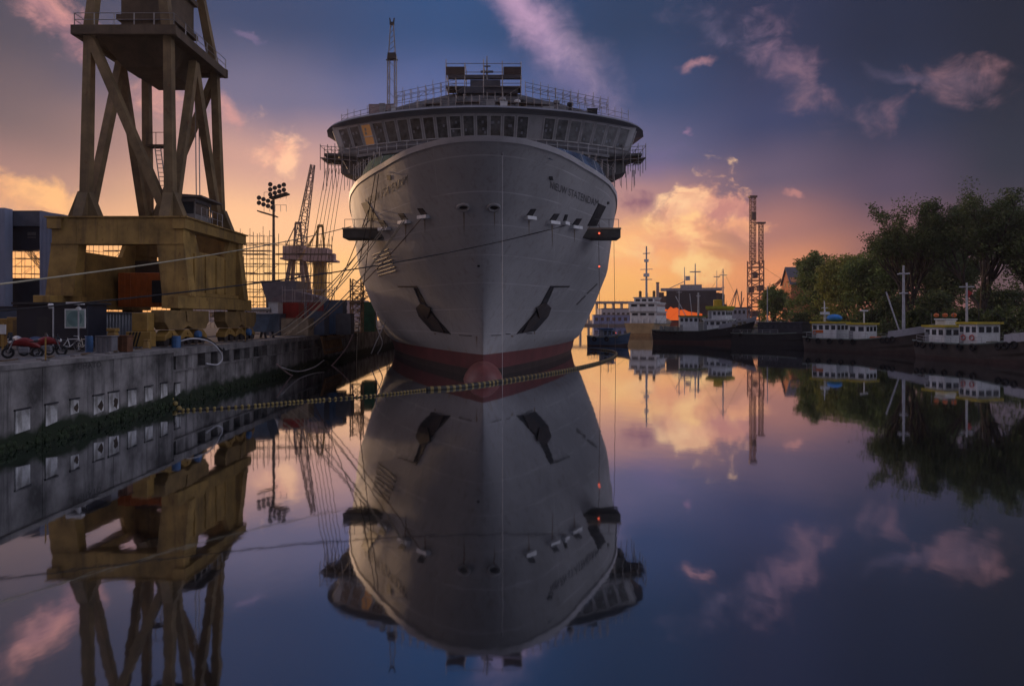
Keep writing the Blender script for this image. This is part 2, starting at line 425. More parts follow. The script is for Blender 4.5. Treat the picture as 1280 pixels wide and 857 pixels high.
# ------------------------------------------------------------------ quay on the near side of the basin
QZ = 3.9
qx = lambda y: -21.7 - .03 * y
def conc_wall_mat():
    m = mat('quay_concrete', (.20, .19, .185), .9, 0, .75, .4, 1.0, (.022, .022, .023), .5)
    t = m.node_tree; b = t.nodes['Principled BSDF']; src = b.inputs['Base Color'].links[0].from_socket
    g = t.nodes.new('ShaderNodeNewGeometry'); s = t.nodes.new('ShaderNodeSeparateXYZ'); t.links.new(g.outputs['Position'], s.inputs[0])
    n = t.nodes.new('ShaderNodeTexNoise'); n.inputs['Scale'].default_value = .8; n.inputs['Detail'].default_value = 6
    t.links.new(g.outputs['Position'], n.inputs['Vector'])
    a = t.nodes.new('ShaderNodeMath'); a.operation = 'MULTIPLY_ADD'; t.links.new(n.outputs['Fac'], a.inputs[0]); a.inputs[1].default_value = -1.3
    t.links.new(s.outputs[2], a.inputs[2])
    mr = t.nodes.new('ShaderNodeMapRange'); mr.inputs[1].default_value = .05; mr.inputs[2].default_value = .45; mr.inputs[3].default_value = 1; mr.inputs[4].default_value = 0
    t.links.new(a.outputs[0], mr.inputs[0])
    mx = t.nodes.new('ShaderNodeMix'); mx.data_type = 'RGBA'; t.links.new(mr.outputs[0], mx.inputs[0])
    t.links.new(src, mx.inputs[6]); mx.inputs[7].default_value = (.012, .022, .008, 1)
    t.links.new(mx.outputs[2], b.inputs['Base Color']); return m
QC = conc_wall_mat()
def qslab(mb, y0, y1, dx0, dx1, z0, z1):       # block along the quay edge, dx measured inland
    vs = []
    for z in (z0, z1):
        for y, dx in ((y0, dx0), (y1, dx0), (y1, dx1), (y0, dx1)): vs.append((qx(y) - dx, y, z))
    return mb.add(vs, [(0, 1, 2, 3), (4, 5, 6, 7), (0, 1, 5, 4), (1, 2, 6, 5), (2, 3, 7, 6), (3, 0, 4, 7)])
qw = at('quay_wall', 'long stained concrete quay wall with green weed at the waterline', 'quay wall', (qx(46), 46, 0))
m1 = MB()
ys = [6, 20, 27, 33, 39.2, 43, 46.6]
for a, b in zip(ys, ys[1:]): qslab(m1, a, b - .03, 0, 2.5, -3, QZ - .22)
m1.build('wall', QC, qw)
qslab(MB(), 6, 46.6, -.12, 3, QZ - .21, QZ + .02).build('coping', mat('coping_concrete', (.19, .18, .175), .9, 0, .5, .8, .6, bump=.4), qw)
m2 = MB(); qslab(m2, 46.62, 98, .25, 3, -3, 2.45); m2.build('wall', QC, qw)
m3 = MB(); qslab(m3, 46.62, 98, .0, 3, 3.42, QZ + .02); qslab(m3, 46.62, 98, .12, .5, 2.32, 2.45 + .002); m3.build('coping', mat('coping_concrete', (.3, .3, .3)), qw)
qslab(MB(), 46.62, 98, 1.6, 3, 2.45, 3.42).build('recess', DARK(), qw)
y = 47.4; k = 0
while y < 97.5:
    solid_ = 66.5 < y < 71 or 84 < y < 97 or y < 48.5
    m4 = MB(); qslab(m4, y, y + (2.35 if solid_ else 1.05), .2, 1.7, 2.452, 3.418); m4.build('pillar', QC, qw)
    y += 2.4
m5 = MB(); qslab(m5, 98.02, 420, .1, 3, -3, QZ); m5.build('wall', QC, qw)
m6 = MB()
for i in range(700):
    y = random.uniform(24, 97); z = random.uniform(-.05, .5) * (1 if y < 60 else .7); x = qx(y) + random.uniform(-.06, .06) - (.25 if y > 46.6 else 0)
    a = random.uniform(0, 6.28); s = random.uniform(.08, .26)
    m6.ell((x, y, z), (s * .5, s, s * .7), 6, 4)
w6 = m6.build('weed', mat('green_seaweed', (.016, .03, .009), .8, 0, .6, 3, bump=.6), qw); w6['kind'] = 'stuff'
gm = MB().add([(-400, 5, QZ), (qx(5) - 2.9, 5, QZ), (qx(420) - 2.9, 420, QZ), (-400, 420, QZ)], [(0, 1, 2, 3)])
tag(gm.build('quay_ground', mat('yard_concrete', (.085, .08, .078), .9, 0, .5, .25, 0, bump=.3)), 'dusty concrete yard on top of the quay', kind='structure')
rl = MB()
for dx in (2.35, 11.95):
    pass
# faded white panels along the wall foot
pan = [(27, 512, 540, 18), (63, 505, 531, 14), (92, 499, 517, 10), (122, 494, 517, 12), (141, 490, 514, 12), (164, 487, 507, 10), (185, 483, 501, 9), (204, 479, 497, 8), (221, 479, 494, 6)]
ordn = ['with a torn top corner, closest to the viewer', 'with a brown stain, second from the near end', 'half covered by dark weed, third from the near end',
        'hanging down into the weed, fourth from the near end', 'with a black tear, right beside the fourth', 'clean and narrow, sixth from the near end',
        'pale and worn, seventh from the near end', 'small and bluish, eighth from the near end', 'beside the yellow buoys, last of the row']
pm = mat('peeling_white_panel', (.50, .50, .49), .6, 0, .6, 1.6, 1.0, (.12, .11, .09))
for (px, y0, y1, w), od in zip(pan, ordn):
    u = (px - 640) / FPX; d = -21.7 / (u + .03)
    zt = EYE - (y0 - HOR) / FPX * d; zb = EYE - (y1 - HOR) / FPX * d
    wy = abs((-21.7 / ((px + w / 2 - 640) / FPX + .03)) - (-21.7 / ((px - w / 2 - 640) / FPX + .03)))
    t = at('wall_panel', 'faded white panel on the quay wall ' + od, 'panel', (qx(d), d, zb), 'faded white panels on the quay wall')
    mb = MB(); n = 5; top = []
    poly = [(qx(d - wy / 2) + .02, d - wy / 2, zb), (qx(d + wy / 2) + .02, d + wy / 2, zb + random.uniform(0, .12)), (qx(d + wy / 2) + .02, d + wy / 2, zt - random.uniform(0, .25)), (qx(d) + .02, d, zt - random.uniform(0, .08)), (qx(d - wy / 2) + .02, d - wy / 2, zt)]
    mb.prism(poly, (.05, 0, 0)); so_ = mb.build('sheet', pm, t)
    if any(k_ in od for k_ in ('weed,', 'tear')):
        mb = MB(); hy = wy * .5; cy_ = d + hy * .35; cz_ = zb + (zt - zb) * .42
        mb.prism([(qx(cy_) + .075, cy_ + hy * .6 * math.cos(a_) * random.uniform(.4, 1.1), cz_ + (zt - zb) * .33 * math.sin(a_) * random.uniform(.5, 1.1)) for a_ in [k2 * .628 for k2 in range(10)]], (.012, 0, 0))
        mb.build('tear', mat('panel_stain', (.05, .035, .025), .9, 0, .5, 3), so_)
    mb = MB(); mb.b2((qx(d) + .0, d - wy / 2 - .05, zt), (qx(d) + .1, d + wy / 2 + .05, zt + .07)); mb.build('rail', DARK(), t)
def wall_text(s, px, py, h):
    u = (px - 640) / FPX; d = -21.7 / (u + .03); z = EYE - (py - HOR) / FPX * d
    vs, fs = text_mesh(s, h, 0, 0, .01)
    mb = MB(); mb.add([(qx(d + v.x * 1.5) + .012, d + v.x * 1.5, z + v.y) for v in vs], fs)
    mb.build('lettering', mat('faded_black_paint', (.06, .058, .06), .9, 0, .5, 4), qw)
wall_text('UHATO', 112, 457, .42)

# ------------------------------------------------------------------ cruise ship at the head of the basin
CX = -.0422
def hp(z):
    h = min(max((z - 2.4) / 17.8, 0), 1)
    return 68 - 14.9 * h ** 1.3, float(np.interp(z, [0, 2.4, 3.3, 8, 12.3, 20.2], [146, 140, 130, 111, 98, 91])), h
_T = [0, .006, .018, .06, .10, .24, .443, .594, .71, .85, 1.0]; _F = [0, .085, .15, .26, .34, .515, .735, .838, .893, .95, 1.0]
_td = np.linspace(0, 1, 801); _fd = np.interp(_td ** .5, np.array(_T) ** .5, _F)
_k = np.ones(31) / 31; _fp = np.convolve(np.concatenate([-_fd[15:0:-1] * 0 + _fd[0], _fd, 2 - _fd[-2:-17:-1]]), _k, 'valid'); _w = np.clip(_td / .12, 0, 1); _fd = _fd * (1 - _w) + _fp * _w
def deckf(t): return float(np.interp(t, _td, _fd))
def half(y, z):
    ys, yf, h = hp(z); t = (y - ys) / (yf - ys)
    if t <= 0: return 0.0
    t = min(t, 1); return 17.5 * (h * deckf(t) + (1 - h) * math.sin(math.pi / 2 * t) ** .9)
ztop = lambda y: 20.2 - .35 * min(max((y - 55) / 40, 0), 1)
def znom(y, z):
    n = z
    for _ in range(3): n = z + (20.2 - ztop(y)) * max(0, (n - 8) / 12.2) ** 2
    return min(n, 20.2)
def hull_pt(px, py, off=.05):
    for _ in range(1):
        lo = 45.0
        d = lo
        while d < 140:
            p = P(px, py, d)
            if abs(p.x - CX * d) <= half(d, znom(d, p.z)): break
            d += .05
        p = P(px, py, d); e = .15
        s = 1 if p.x - CX * d > 0 else -1
        # outward normal from the half-breadth gradient
        hs = lambda y, z: half(y, znom(y, z))
        gy = (hs(p.y + e, p.z) - hs(p.y - e, p.z)) / (2 * e); gz = (hs(p.y, p.z + e) - hs(p.y, p.z - e)) / (2 * e)
        n = Vector((s, -gy, -gz)).normalized()
        return p + n * off, n
SHIP = at('cruise_ship', 'huge grey cruise ship moored bow on with scaffolding round its bridge', 'cruise ship', (CX * 75, 75, 0))
def hull_rows(z0, z1, nz, off=0.0, ymax=190, nt=46, zf=None):
    rows = []
    for i in range(nz + 1):
        z = z0 + (z1 - z0) * i / nz; ys, yf, h = hp(z)
        tt = [(k / nt) ** 2.1 for k in range(nt + 1)]
        yy = [ys + (yf - ys) * t for t in tt] + [ymax]
        pts = []
        for y in yy:
            b = half(y, z) + off
            zz = z - (20.2 - ztop(y)) * max(0, (z - 8) / 12.2) ** 2 if z > 8 else z
            pts.append((b, y, zz))
        rows.append([(-b + CX * y, y - off, zz) for b, y, zz in reversed(pts)] + [(b + CX * y, y - off, zz) for b, y, zz in pts[1:]])
    return rows
def hull_mat():
    m = mat('ship_grey_paint', (.38, .38, .39), .6, 0, .14, .12, .5, (.21, .18, .155), spec=.3)
    t = m.node_tree; b = t.nodes['Principled BSDF']; src = b.inputs['Base Color'].links[0].from_socket
    g = t.nodes.new('ShaderNodeNewGeometry'); s = t.nodes.new('ShaderNodeSeparateXYZ'); t.links.new(g.outputs['Position'], s.inputs[0])
    def seam(sock, period, width, ph):
        a = t.nodes.new('ShaderNodeMath'); a.operation = 'ADD'; t.links.new(sock, a.inputs[0]); a.inputs[1].default_value = ph
        f = t.nodes.new('ShaderNodeMath'); f.operation = 'PINGPONG'; t.links.new(a.outputs[0], f.inputs[0]); f.inputs[1].default_value = period / 2
        r = t.nodes.new('ShaderNodeMapRange'); r.inputs[1].default_value = width * .4; r.inputs[2].default_value = width; r.inputs[3].default_value = 1; r.inputs[4].default_value = 0
        t.links.new(f.outputs[0], r.inputs[0]); return r.outputs[0]
    n = t.nodes.new('ShaderNodeTexNoise'); n.inputs['Scale'].default_value = .22; n.inputs['Detail'].default_value = 4
    t.links.new(g.outputs['Position'], n.inputs['Vector'])
    mn = t.nodes.new('ShaderNodeMapRange'); mn.inputs[1].default_value = .36; mn.inputs[2].default_value = .6; t.links.new(n.outputs['Fac'], mn.inputs[0])
    sa = t.nodes.new('ShaderNodeMath'); sa.operation = 'MULTIPLY_ADD'; t.links.new(seam(s.outputs[0], 5.3, .03, 1.1), sa.inputs[0]); sa.inputs[1].default_value = .55; t.links.new(seam(s.outputs[2], 2.42, .06, .35), sa.inputs[2]); sa.use_clamp = True
    sm = t.nodes.new('ShaderNodeMath'); sm.operation = 'MULTIPLY'; t.links.new(sa.outputs[0], sm.inputs[0]); t.links.new(mn.outputs[0], sm.inputs[1])
    mx = t.nodes.new('ShaderNodeMix'); mx.data_type = 'RGBA'; t.links.new(sm.outputs[0], mx.inputs[0])
    t.links.new(src, mx.inputs[6]); mx.inputs[7].default_value = (.52, .52, .53, 1)
    # yellow-brown scuffs and rust just above the boot topping
    n2 = t.nodes.new('ShaderNodeTexNoise'); n2.inputs['Scale'].default_value = .45; n2.inputs['Detail'].default_value = 8
    mp = t.nodes.new('ShaderNodeMapping'); mp.inputs['Scale'].default_value = (1, 1, .5)
    t.links.new(g.outputs['Position'], mp.inputs[0]); t.links.new(mp.outputs[0], n2.inputs['Vector'])
    zr = t.nodes.new('ShaderNodeMapRange'); zr.inputs[1].default_value = 2.4; zr.inputs[2].default_value = 5.2; zr.inputs[3].default_value = .08; zr.inputs[4].default_value = -.12
    t.links.new(s.outputs[2], zr.inputs[0])
    a2 = t.nodes.new('ShaderNodeMath'); a2.operation = 'ADD'; t.links.new(n2.outputs['Fac'], a2.inputs[0]); t.links.new(zr.outputs[0], a2.inputs[1])
    r2 = t.nodes.new('ShaderNodeMapRange'); r2.inputs[1].default_value = .6; r2.inputs[2].default_value = .72; r2.inputs[4].default_value = .5; t.links.new(a2.outputs[0], r2.inputs[0])
    m2_ = t.nodes.new('ShaderNodeMix'); m2_.data_type = 'RGBA'; t.links.new(r2.outputs[0], m2_.inputs[0]); t.links.new(mx.outputs[2], m2_.inputs[6]); m2_.inputs[7].default_value = (.30, .22, .12, 1)
    t.links.new(m2_.outputs[2], b.inputs['Base Color'])
    bn = t.nodes.new('ShaderNodeBump'); bn.inputs['Strength'].default_value = .22; bn.inputs['Distance'].default_value = .3
    n3 = t.nodes.new('ShaderNodeTexNoise'); n3.inputs['Scale'].default_value = .5; n3.inputs['Detail'].default_value = 2; t.links.new(g.outputs['Position'], n3.inputs['Vector'])
    t.links.new(n3.outputs['Fac'], bn.inputs['Height']); t.links.new(bn.outputs[0], b.inputs['Normal'])
    return m
HM = hull_mat()
MB().grid(hull_rows(2.4, 20.2, 26)).build('hull', HM, SHIP, smooth=True)
MB().grid(hull_rows(-2.5, .8, 4)).build('waterline_slime_dark_band', mat('slime_dark_reflection', (.035, .022, .02), .6, 0, .5, .8), SHIP, smooth=True)  # slime band, also put in dark to deepen the red's reflection
MB().grid(hull_rows(.8, 2.4, 4)).build('boot_topping', mat('red_antifouling', (.14, .034, .036), .55, 0, .35, .3, .5, (.10, .03, .025)), SHIP, smooth=True)
# pale cap along the bulwark
rw = hull_rows(19.86, 20.22, 1, .10)
rin = hull_rows(20.2, 20.2, 1, -.45)
MB().grid([rw[0], rw[1], [(p[0], p[1], p[2] + .02) for p in rin[0]]]).build('bulwark_rail', mat('pale_rail_paint', (.62, .61, .63), .5, 0, .15, .5), SHIP, smooth=False)
rin2 = hull_rows(18.4, 18.4, 1, -.3)
inner = [[(p[0], p[1], p[2] + .02) for p in rin[0]], rin2[0]]
MB().grid(inner).build('bulwark', mat('bulwark_inside', (.3, .3, .3)), SHIP)
dk = rin2[0]; nH = len(dk) // 2
MB().grid([[dk[nH - i], dk[nH + i]] for i in range(1, nH + 1)]).build('foredeck', mat('deck_green', (.10, .14, .12), .8), SHIP)
# bulbous bow
bb = MB(); rows = []
for i in range(15):
    t = i / 14; y = 64.2 + 7 * t; k = math.sqrt(max(0, 1 - (1 - min(1, t * 2.2)) ** 2)) if t < .46 else 1.0
    row = []
    for j in range(25):
        a = 2 * math.pi * j / 24
        sx = math.sin(a); sz = math.cos(a)
        rz = 2.95 if sz > 0 else 3.6
        row.append((CX * y + 2.25 * k * sx * (1 - .2 * max(0, sz) ** 2), y, -1.15 + rz * k * sz))
    rows.append(row)
bb.grid(rows).build('bulbous_bow', mat('bulb_red', (.23, .075, .07), .4, 0, .3, .5, .4, (.1, .03, .03)), SHIP, smooth=True)
# anchor pockets, fairleads, chocks, openings: recess shade painted as dark raised plates
def hull_poly(pix, off=.06):
    return [hull_pt(x, y, off)[0] for x, y in pix]
def patch(pix, off=.05, thick=.05):
    pts = hull_poly(pix, off); n = hull_pt(sum(p[0] for p in pix) / len(pix), sum(p[1] for p in pix) / len(pix))[1]
    return MB().prism(pts, n * thick)
def mir(pix, c=604.5): return [(2 * c - x, y) for x, y in pix]
pk = [(688, 357), (712, 357), (696, 372), (685, 386), (684, 396), (669, 413), (645, 417), (662, 398), (676, 379)]
for f in (lambda p: p, lambda p: mir(p)):
    pc = patch(f(pk), .04).build('anchor_pocket', DARK(), SHIP)
    patch(f([(691, 359), (710, 358.5), (697, 371), (686, 384), (681, 382)]), .10, .06).build('pocket_lit_slope', mat('lit_slope_grey', (.34, .34, .35)), pc)  # lighter grey paints the lit sloping edge of the pocket
    patch(f([(669, 384), (681, 377), (687, 383), (683, 394), (672, 396)]), .10, .2).build('anchor', mat('anchor_steel', (.07, .06, .06), .6, .3, rust=.8), pc)
    patch(f([(660, 400), (668, 391), (674, 397), (663, 410), (652, 415)]), .10, .1).build('anchor_shank', mat('anchor_steel', (.07, .06, .06)), pc)
def fair(px, py, w=13, s=1):
    o = patch([(px - w * .28 * s, py + 2), (px + w * .3 * s, py + 3.2), (px + w * .75 * s, py - 6), (px + w * .2 * s, py - 6)], .03).build('fairlead', DARK(), SHIP)
    a, n = hull_pt(px - w * .45, py + 4.2 - s * .8, .02); b, _ = hull_pt(px + w * .5, py + 4.2 + s * .8, .02)
    MB().beam(a + n * .15, b + n * .15, .5, .3).build('ledge', WHITE(), o)
for px, py in ((661, 267), (690, 273), (705, 274), (718, 279)): fair(px, py, 12 if px != 705 else 6, 1)
for px, py in ((482, 281), (507, 272.5), (531, 266)): fair(px, py, 12, -1)
for px in (580, 617):
    o = patch([(px + 6.5 * math.cos(a), 258.5 + 3.6 * math.sin(a)) for a in [k * math.pi / 6 for k in range(12)]], .02).build('mooring_chock', DARK(), SHIP)
    ring = [hull_pt(px + 7 * math.cos(k * math.pi / 8), 258.5 + 4 * math.sin(k * math.pi / 8), .12)[0] for k in range(17)]
    MB().tube(ring, .14, 6).build('chock_lip', mat('chock_steel', (.32, .32, .33)), o)
for pix in ([(686, 220), (690, 220), (691, 225), (687, 225)], [(759, 252), (761, 252), (761, 255), (759, 255)], [(484, 219), (489, 219), (489, 225), (485, 225)], [(597, 331), (600, 331), (600, 333), (597, 333)]):
    patch(pix, .03).build('porthole', DARK(), SHIP)
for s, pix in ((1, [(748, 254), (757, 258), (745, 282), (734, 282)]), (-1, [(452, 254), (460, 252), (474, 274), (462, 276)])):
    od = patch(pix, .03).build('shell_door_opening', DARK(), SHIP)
    a, n = hull_pt(745 if s > 0 else 463, 290, 0)
    c = a + Vector((s * .4, -.3, 0))
    pl = MB(); q = P(747.5 if s > 0 else 458, 288, a.y - 1.2)
    w_ = 2.3
    pl.box((q.x, q.y, q.z - .1), (4.3, 2.6, .12)); pl.box((q.x, q.y - 1.3, q.z - .5), (4.3, .1, .85)); pl.box((q.x, q.y + 1.3, q.z - .5), (4.3, .1, .85))
    pl.box((q.x - 2.15, q.y, q.z - .5), (.1, 2.6, .85)); pl.box((q.x + 2.15, q.y, q.z - .5), (.1, 2.6, .85)); pl.box((q.x, q.y, q.z - .9), (4.3, 2.6, .1))
    po = pl.build('mooring_platform', mat('platform_dark', (.10, .095, .085), .7, 0, .4, .8, .4), SHIP)
    MB().box((q.x, q.y - 1.36, q.z + .02), (4.5, .12, .18)).build('platform_edge', mat('platform_edge', (.3, .24, .18)), po)
    tb = MB()
    for k in range(5): tb.tube([(q.x - 2 + k, q.y - 1.25, q.z), (q.x - 2 + k, q.y - 1.25, q.z + 1.0)], .03, 4)
    tb.tube([(q.x - 2, q.y - 1.25, q.z + 1), (q.x + 2, q.y - 1.25, q.z + 1)], .03, 4)
    tb.tube([(q.x - s * 1.5, q.y - 1, q.z), (q.x - s * 2.3, q.y + 1.6, q.z + 3.2)], .06, 4); tb.tube([(q.x + s * .2, q.y - 1, q.z), (q.x - s * 1.3, q.y + 1.6, q.z + 3.2)], .06, 4)
    tb.build('guard_rail', SCAF(), po)
st = MB()
for k in range(7):
    a, n = hull_pt(466 + k * 1.2, 319 + k * 4.2, .05); b, _ = hull_pt(486 + k * 1.6, 311 + k * 4.4, .05)
    st.beam(a, b, .14, .08)
st.build('rubbing_strakes', mat('strake_dark', (.10, .10, .10)), SHIP)
for pix in ([(733, 366), (746, 354), (747, 355), (734, 367.5)], [(720, 380), (731, 369), (732, 370), (721, 381)], [(632, 416.5), (665, 415.5), (665, 417), (632, 417.6)], [(574, 418), (590, 419), (590, 420), (574, 419)], [(614, 418.5), (626, 418), (626, 419), (614, 419.5)]):
    patch(pix, .02, .03).build('plate_edge', mat('strake_dark', (.10, .10, .10)), SHIP)
for px, py, ln, w in ((661, 274, 22, 2.2), (690, 280, 30, 2), (718, 286, 16, 1.6), (507, 279, 26, 2), (531, 272, 20, 2), (580, 263, 34, 2.4), (618, 263, 26, 2), (640, 419, 14, 3), (596, 420, 12, 2.5), (668, 414, 14, 2), (544, 416, 14, 2)):
    patch([(px - w / 2, py), (px + w / 2, py), (px + .3, py + ln)], .012, .01).build('rust_run', mat('rust_run_brown', (.25, .205, .165), .8, 0, .35, 1.2), SHIP)
def hull_text(s, p0, p1, h, shear):
    vs, fs = text_mesh(s, 1.0, 0, shear, .0)
    xs = [v.x for v in vs]; w = max(xs) - min(xs); mb = MB(); out = []
    ux, uy = p1[0] - p0[0], p1[1] - p0[1]
    for v in vs:
        t = (v.x - min(xs)) / w; py_ = p0[1] + uy * t - v.y * h - 2.5 * math.sin(math.pi * t) * (1 if uy > 0 else -1) * .0
        out.append(hull_pt(p0[0] + ux * t, py_, .035)[0])
    mb.add(out, fs); mb.build('ship_name', mat('name_dark', (.10, .10, .11), .6, 0, .2), SHIP)  # darker fill paints the edge shade of raised hull-coloured letters
hull_text('NIEUW STATENDAM', (687, 231), (748, 255), 13.5, .2)
hull_text('NIEUW STATENDAM', (456, 255), (510, 224), 15, .25)

# superstructure
sup = MB(); sup.grid([[(CX * y + x, y, z) for x, y in ((-16.8, 186), (-16.8, 97), (-14, 93), (-8, 91), (0, 90), (8, 91), (14, 93), (16.8, 97), (16.8, 186))] for z in (18.3, 27.2)])
sup.build('superstructure', mat('superstructure_paint', (.24, .24, .26), .6, 0, .3, .2, .5), SHIP)
MB().grid([[(CX * y - w, y, z), (CX * y + w, y, z)] for y, w, z in ((90, 16.8, 27.25), (186, 16.8, 27.25))]).build('upper_deck', mat('deck_green', (.1, .14, .12)), SHIP)
bx = lambda x: 80 + 8 * (abs(x) / 21.2) ** 2
def arc(off, z, half_, n=48, k=1.0):
    return [(CX * 84 + (-half_ + 2 * half_ * i / n), bx(-half_ + 2 * half_ * i / n) + off, z) for i in range(n + 1)]
def rr(off, z, half_, n=48):                    # arc closing back round the wing ends
    a = arc(off, z, half_, n); yb = 97
    return [(a[0][0] + .4, yb, z)] + a + [(a[-1][0] - .4, yb, z)]
MB().grid([rr(1.7, 27.35, 18.5), rr(.75, 30.45, 19.5)]).build('bridge_wall', mat('bridge_wall_paint', (.42, .42, .44), .5, 0, .15, .4, .3), SHIP)
MB().grid([rr(1.9, 26.0, 17.7), rr(1.0, 26.2, 18.6), rr(.8, 27.1, 18.7), rr(1.2, 27.36, 18.4)]).build('bridge_apron', mat('apron_dark', (.10, .10, .115), .5, 0, .4, .8, .4), SHIP, smooth=True)
rf = MB()
def rt(offf, offb, z, h_):
    n = 60; f = []; 
    for i in range(n + 1):
        x = -h_ + 2 * h_ * i / n; e = math.sqrt(max(0, 1 - (abs(x) / h_) ** 10))
        f.append((CX * 84 + x, bx(x) + offf + (offb - offf) * .35 * (1 - e), z))
    for i in range(n, -1, -1):
        x = -h_ + 2 * h_ * i / n; e = math.sqrt(max(0, 1 - (abs(x) / h_) ** 10))
        f.append((CX * 84 + x, bx(x) + offf + (offb - offf) * (.35 + .65 * e), z))
    return f + [f[0]]
r0, r1, r2, r3 = rt(.2, 12, 30.3, 20.3), rt(-.8, 13, 30.5, 21.3), rt(-.5, 13, 30.8, 21.1), rt(1.9, 12, 31.5, 18.3)
rf.grid([r0, r1, r2, r3]); n_ = len(r3) - 1
rf.add([r3[i] for i in range(n_)], [tuple(range(n_))]); rf.add([r0[i] for i in range(n_)], [tuple(range(n_))])
rf.build('bridge_roof', mat('roof_grey', (.18, .185, .215), .45, 0, .2, .3, .3), SHIP)
NW = 23
for i in range(NW):
    s0 = -17.9 + 35.8 * (i / NW) + .14; s1 = -17.9 + 35.8 * ((i + 1) / NW) - .14
    if i == 15: continue
    def wp(x, z, o=0.0):
        k = (z - 27.35) / 3.1
        h_ = 18.5 + k * 1.0; x = x / 18.5 * h_
        return Vector((CX * 84 + x, bx(x) + 1.7 - .95 * k - .06 - o, z))
    m_ = MB(); zb, zt_ = 27.6, 30.05
    for a, b in (((s0, zb), (s1, zb)), ((s0, zt_), (s1, zt_)), ((s0, zb), (s0, zt_)), ((s1, zb), (s1, zt_))):
        m_.beam(wp(a[0], a[1]), wp(b[0], b[1]), .12, .10, up=(0, 1, 0))
    if random.random() < .35: m_.beam(wp(s0, 28.6), wp(s1, 28.6), .10, .10, up=(0, 1, 0))
    wf = m_.build('bridge_window', mat('window_frame_paint', (.58, .58, .6)), SHIP)
    lit = i in (2, 3)
    gm_ = MB().add([wp(s0, zb, -.02), wp(s1, zb, -.02), wp(s1, zt_, -.02), wp(s0, zt_, -.02)], [(0, 1, 2, 3)])
    gm_.build('pane', emis('warm_lit_glass', (.38, .17, .06), .22) if i in (2, ) else mat('bridge_glass', (.10, .105, .11), .2, 0, .8, 1.2, spec=.7), wf)
    stk = MB()
    for _ in range(3):
        u_ = random.uniform(s0 + .15, s1 - .15); v_ = random.uniform(28, 29.6)
        if random.random() < .6: stk.add([wp(u_ - .12, v_ - .15, .01), wp(u_ + .12, v_ - .15, .01), wp(u_ + .12, v_ + .15, .01), wp(u_ - .12, v_ + .15, .01)], [(0, 1, 2, 3)])
    if stk.v: stk.build('sticker', mat('protective_film', (.24, .26, .3)), wf)
for s in (-1, 1):                                # wing end windows
    x = CX * 84 + s * 19.05
    m_ = MB()
    for yy in (88.6, 90.3, 92): m_.beam((x - s * .35, yy, 27.5), (x + s * .55, yy - .3, 30.2), .14, .14)
    wf = m_.build('bridge_window', mat('window_frame_paint', (.58, .58, .6)), SHIP)
    MB().add([(x - s * .3, 88.6, 27.5), (x - s * .3, 92, 27.5), (x + s * .5, 91.7, 30.2), (x + s * .5, 88.3, 30.2)], [(0, 1, 2, 3)]).build('pane', GLASS(), wf)
# walkway and fascia below the windows
MB().grid([arc(-.5, 25.75, 15.5), arc(-.6, 26.05, 15.5), arc(1.5, 26.05, 15.5), arc(1.5, 25.75, 15.5)]).build('walkway', mat('walkway_grey', (.26, .26, .28), .5), SHIP)
rail = MB()
a_ = arc(-.45, 26.05, 15.3, 24)
for p in a_: rail.tube([p, (p[0], p[1], p[2] + 1.0)], .035, 4)
for h in (.5, 1.0): rail.tube([(p[0], p[1], p[2] + h) for p in a_], .03, 4)
rail.build('walkway_rail', mat('pale_rail', (.45, .45, .47)), SHIP)
us = MB()
for i in range(15):
    x = -14 + 2 * i; us.tube([(CX * 84 + x, bx(x) + .2, 25.8), (CX * 86 + x * .95, bx(x) + 3.5, 19.5)], .10, 5)
    us.tube([(CX * 84 + x, bx(x) + 1.0, 23.0), (CX * 84 + min(14, x + 2), bx(min(14, x + 2)) + 1.0, 23.0)], .07, 5)
us.build('bridge_supports', STEEL(), SHIP)
for s in (-1, 1):
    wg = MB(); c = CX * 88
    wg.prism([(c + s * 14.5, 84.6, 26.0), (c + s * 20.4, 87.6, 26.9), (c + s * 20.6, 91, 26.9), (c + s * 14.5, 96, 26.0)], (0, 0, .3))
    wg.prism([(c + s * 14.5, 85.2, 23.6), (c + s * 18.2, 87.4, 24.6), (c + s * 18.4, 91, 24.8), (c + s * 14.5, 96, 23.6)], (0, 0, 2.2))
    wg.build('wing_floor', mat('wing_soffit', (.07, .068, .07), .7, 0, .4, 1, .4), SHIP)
# wind screens behind the bulwark
for s, m_, ya, yb, nm in ((1, mat('blue_screen_glass', (.09, .14, .22), .18, 0, .6, .35, spec=.8), 57.2, 78, 'wind_screen'), (-1, mat('green_netting', (.03, .095, .07), .9, 0, .6, 1.5, .4), 60.5, 74, 'wind_screen')):
    g = []
    for k in range(2, -1, -1):
        row = []
        for i in range(23):
            t = i / 22; y = ya + (yb - ya) * t
            row.append((CX * y + s * (half(y, 20.2) - .7 - .5 * (k / 2) ** 2), y, 19.4 + (.5 + .6 + 1.5 * math.sin(math.pi * min(.62, t * .7))) * k / 2))
        g.append(row)
    so = MB().grid(g).build(nm, m_, SHIP, smooth=True, solid=.05)
    ps = MB()
    for i in range(0, 23, 4): ps.tube([g[2][i], g[1][i], g[0][i]], .07, 5)
    ps.build('screen_post', mat('pale_rail', (.45, .45, .47)), so)
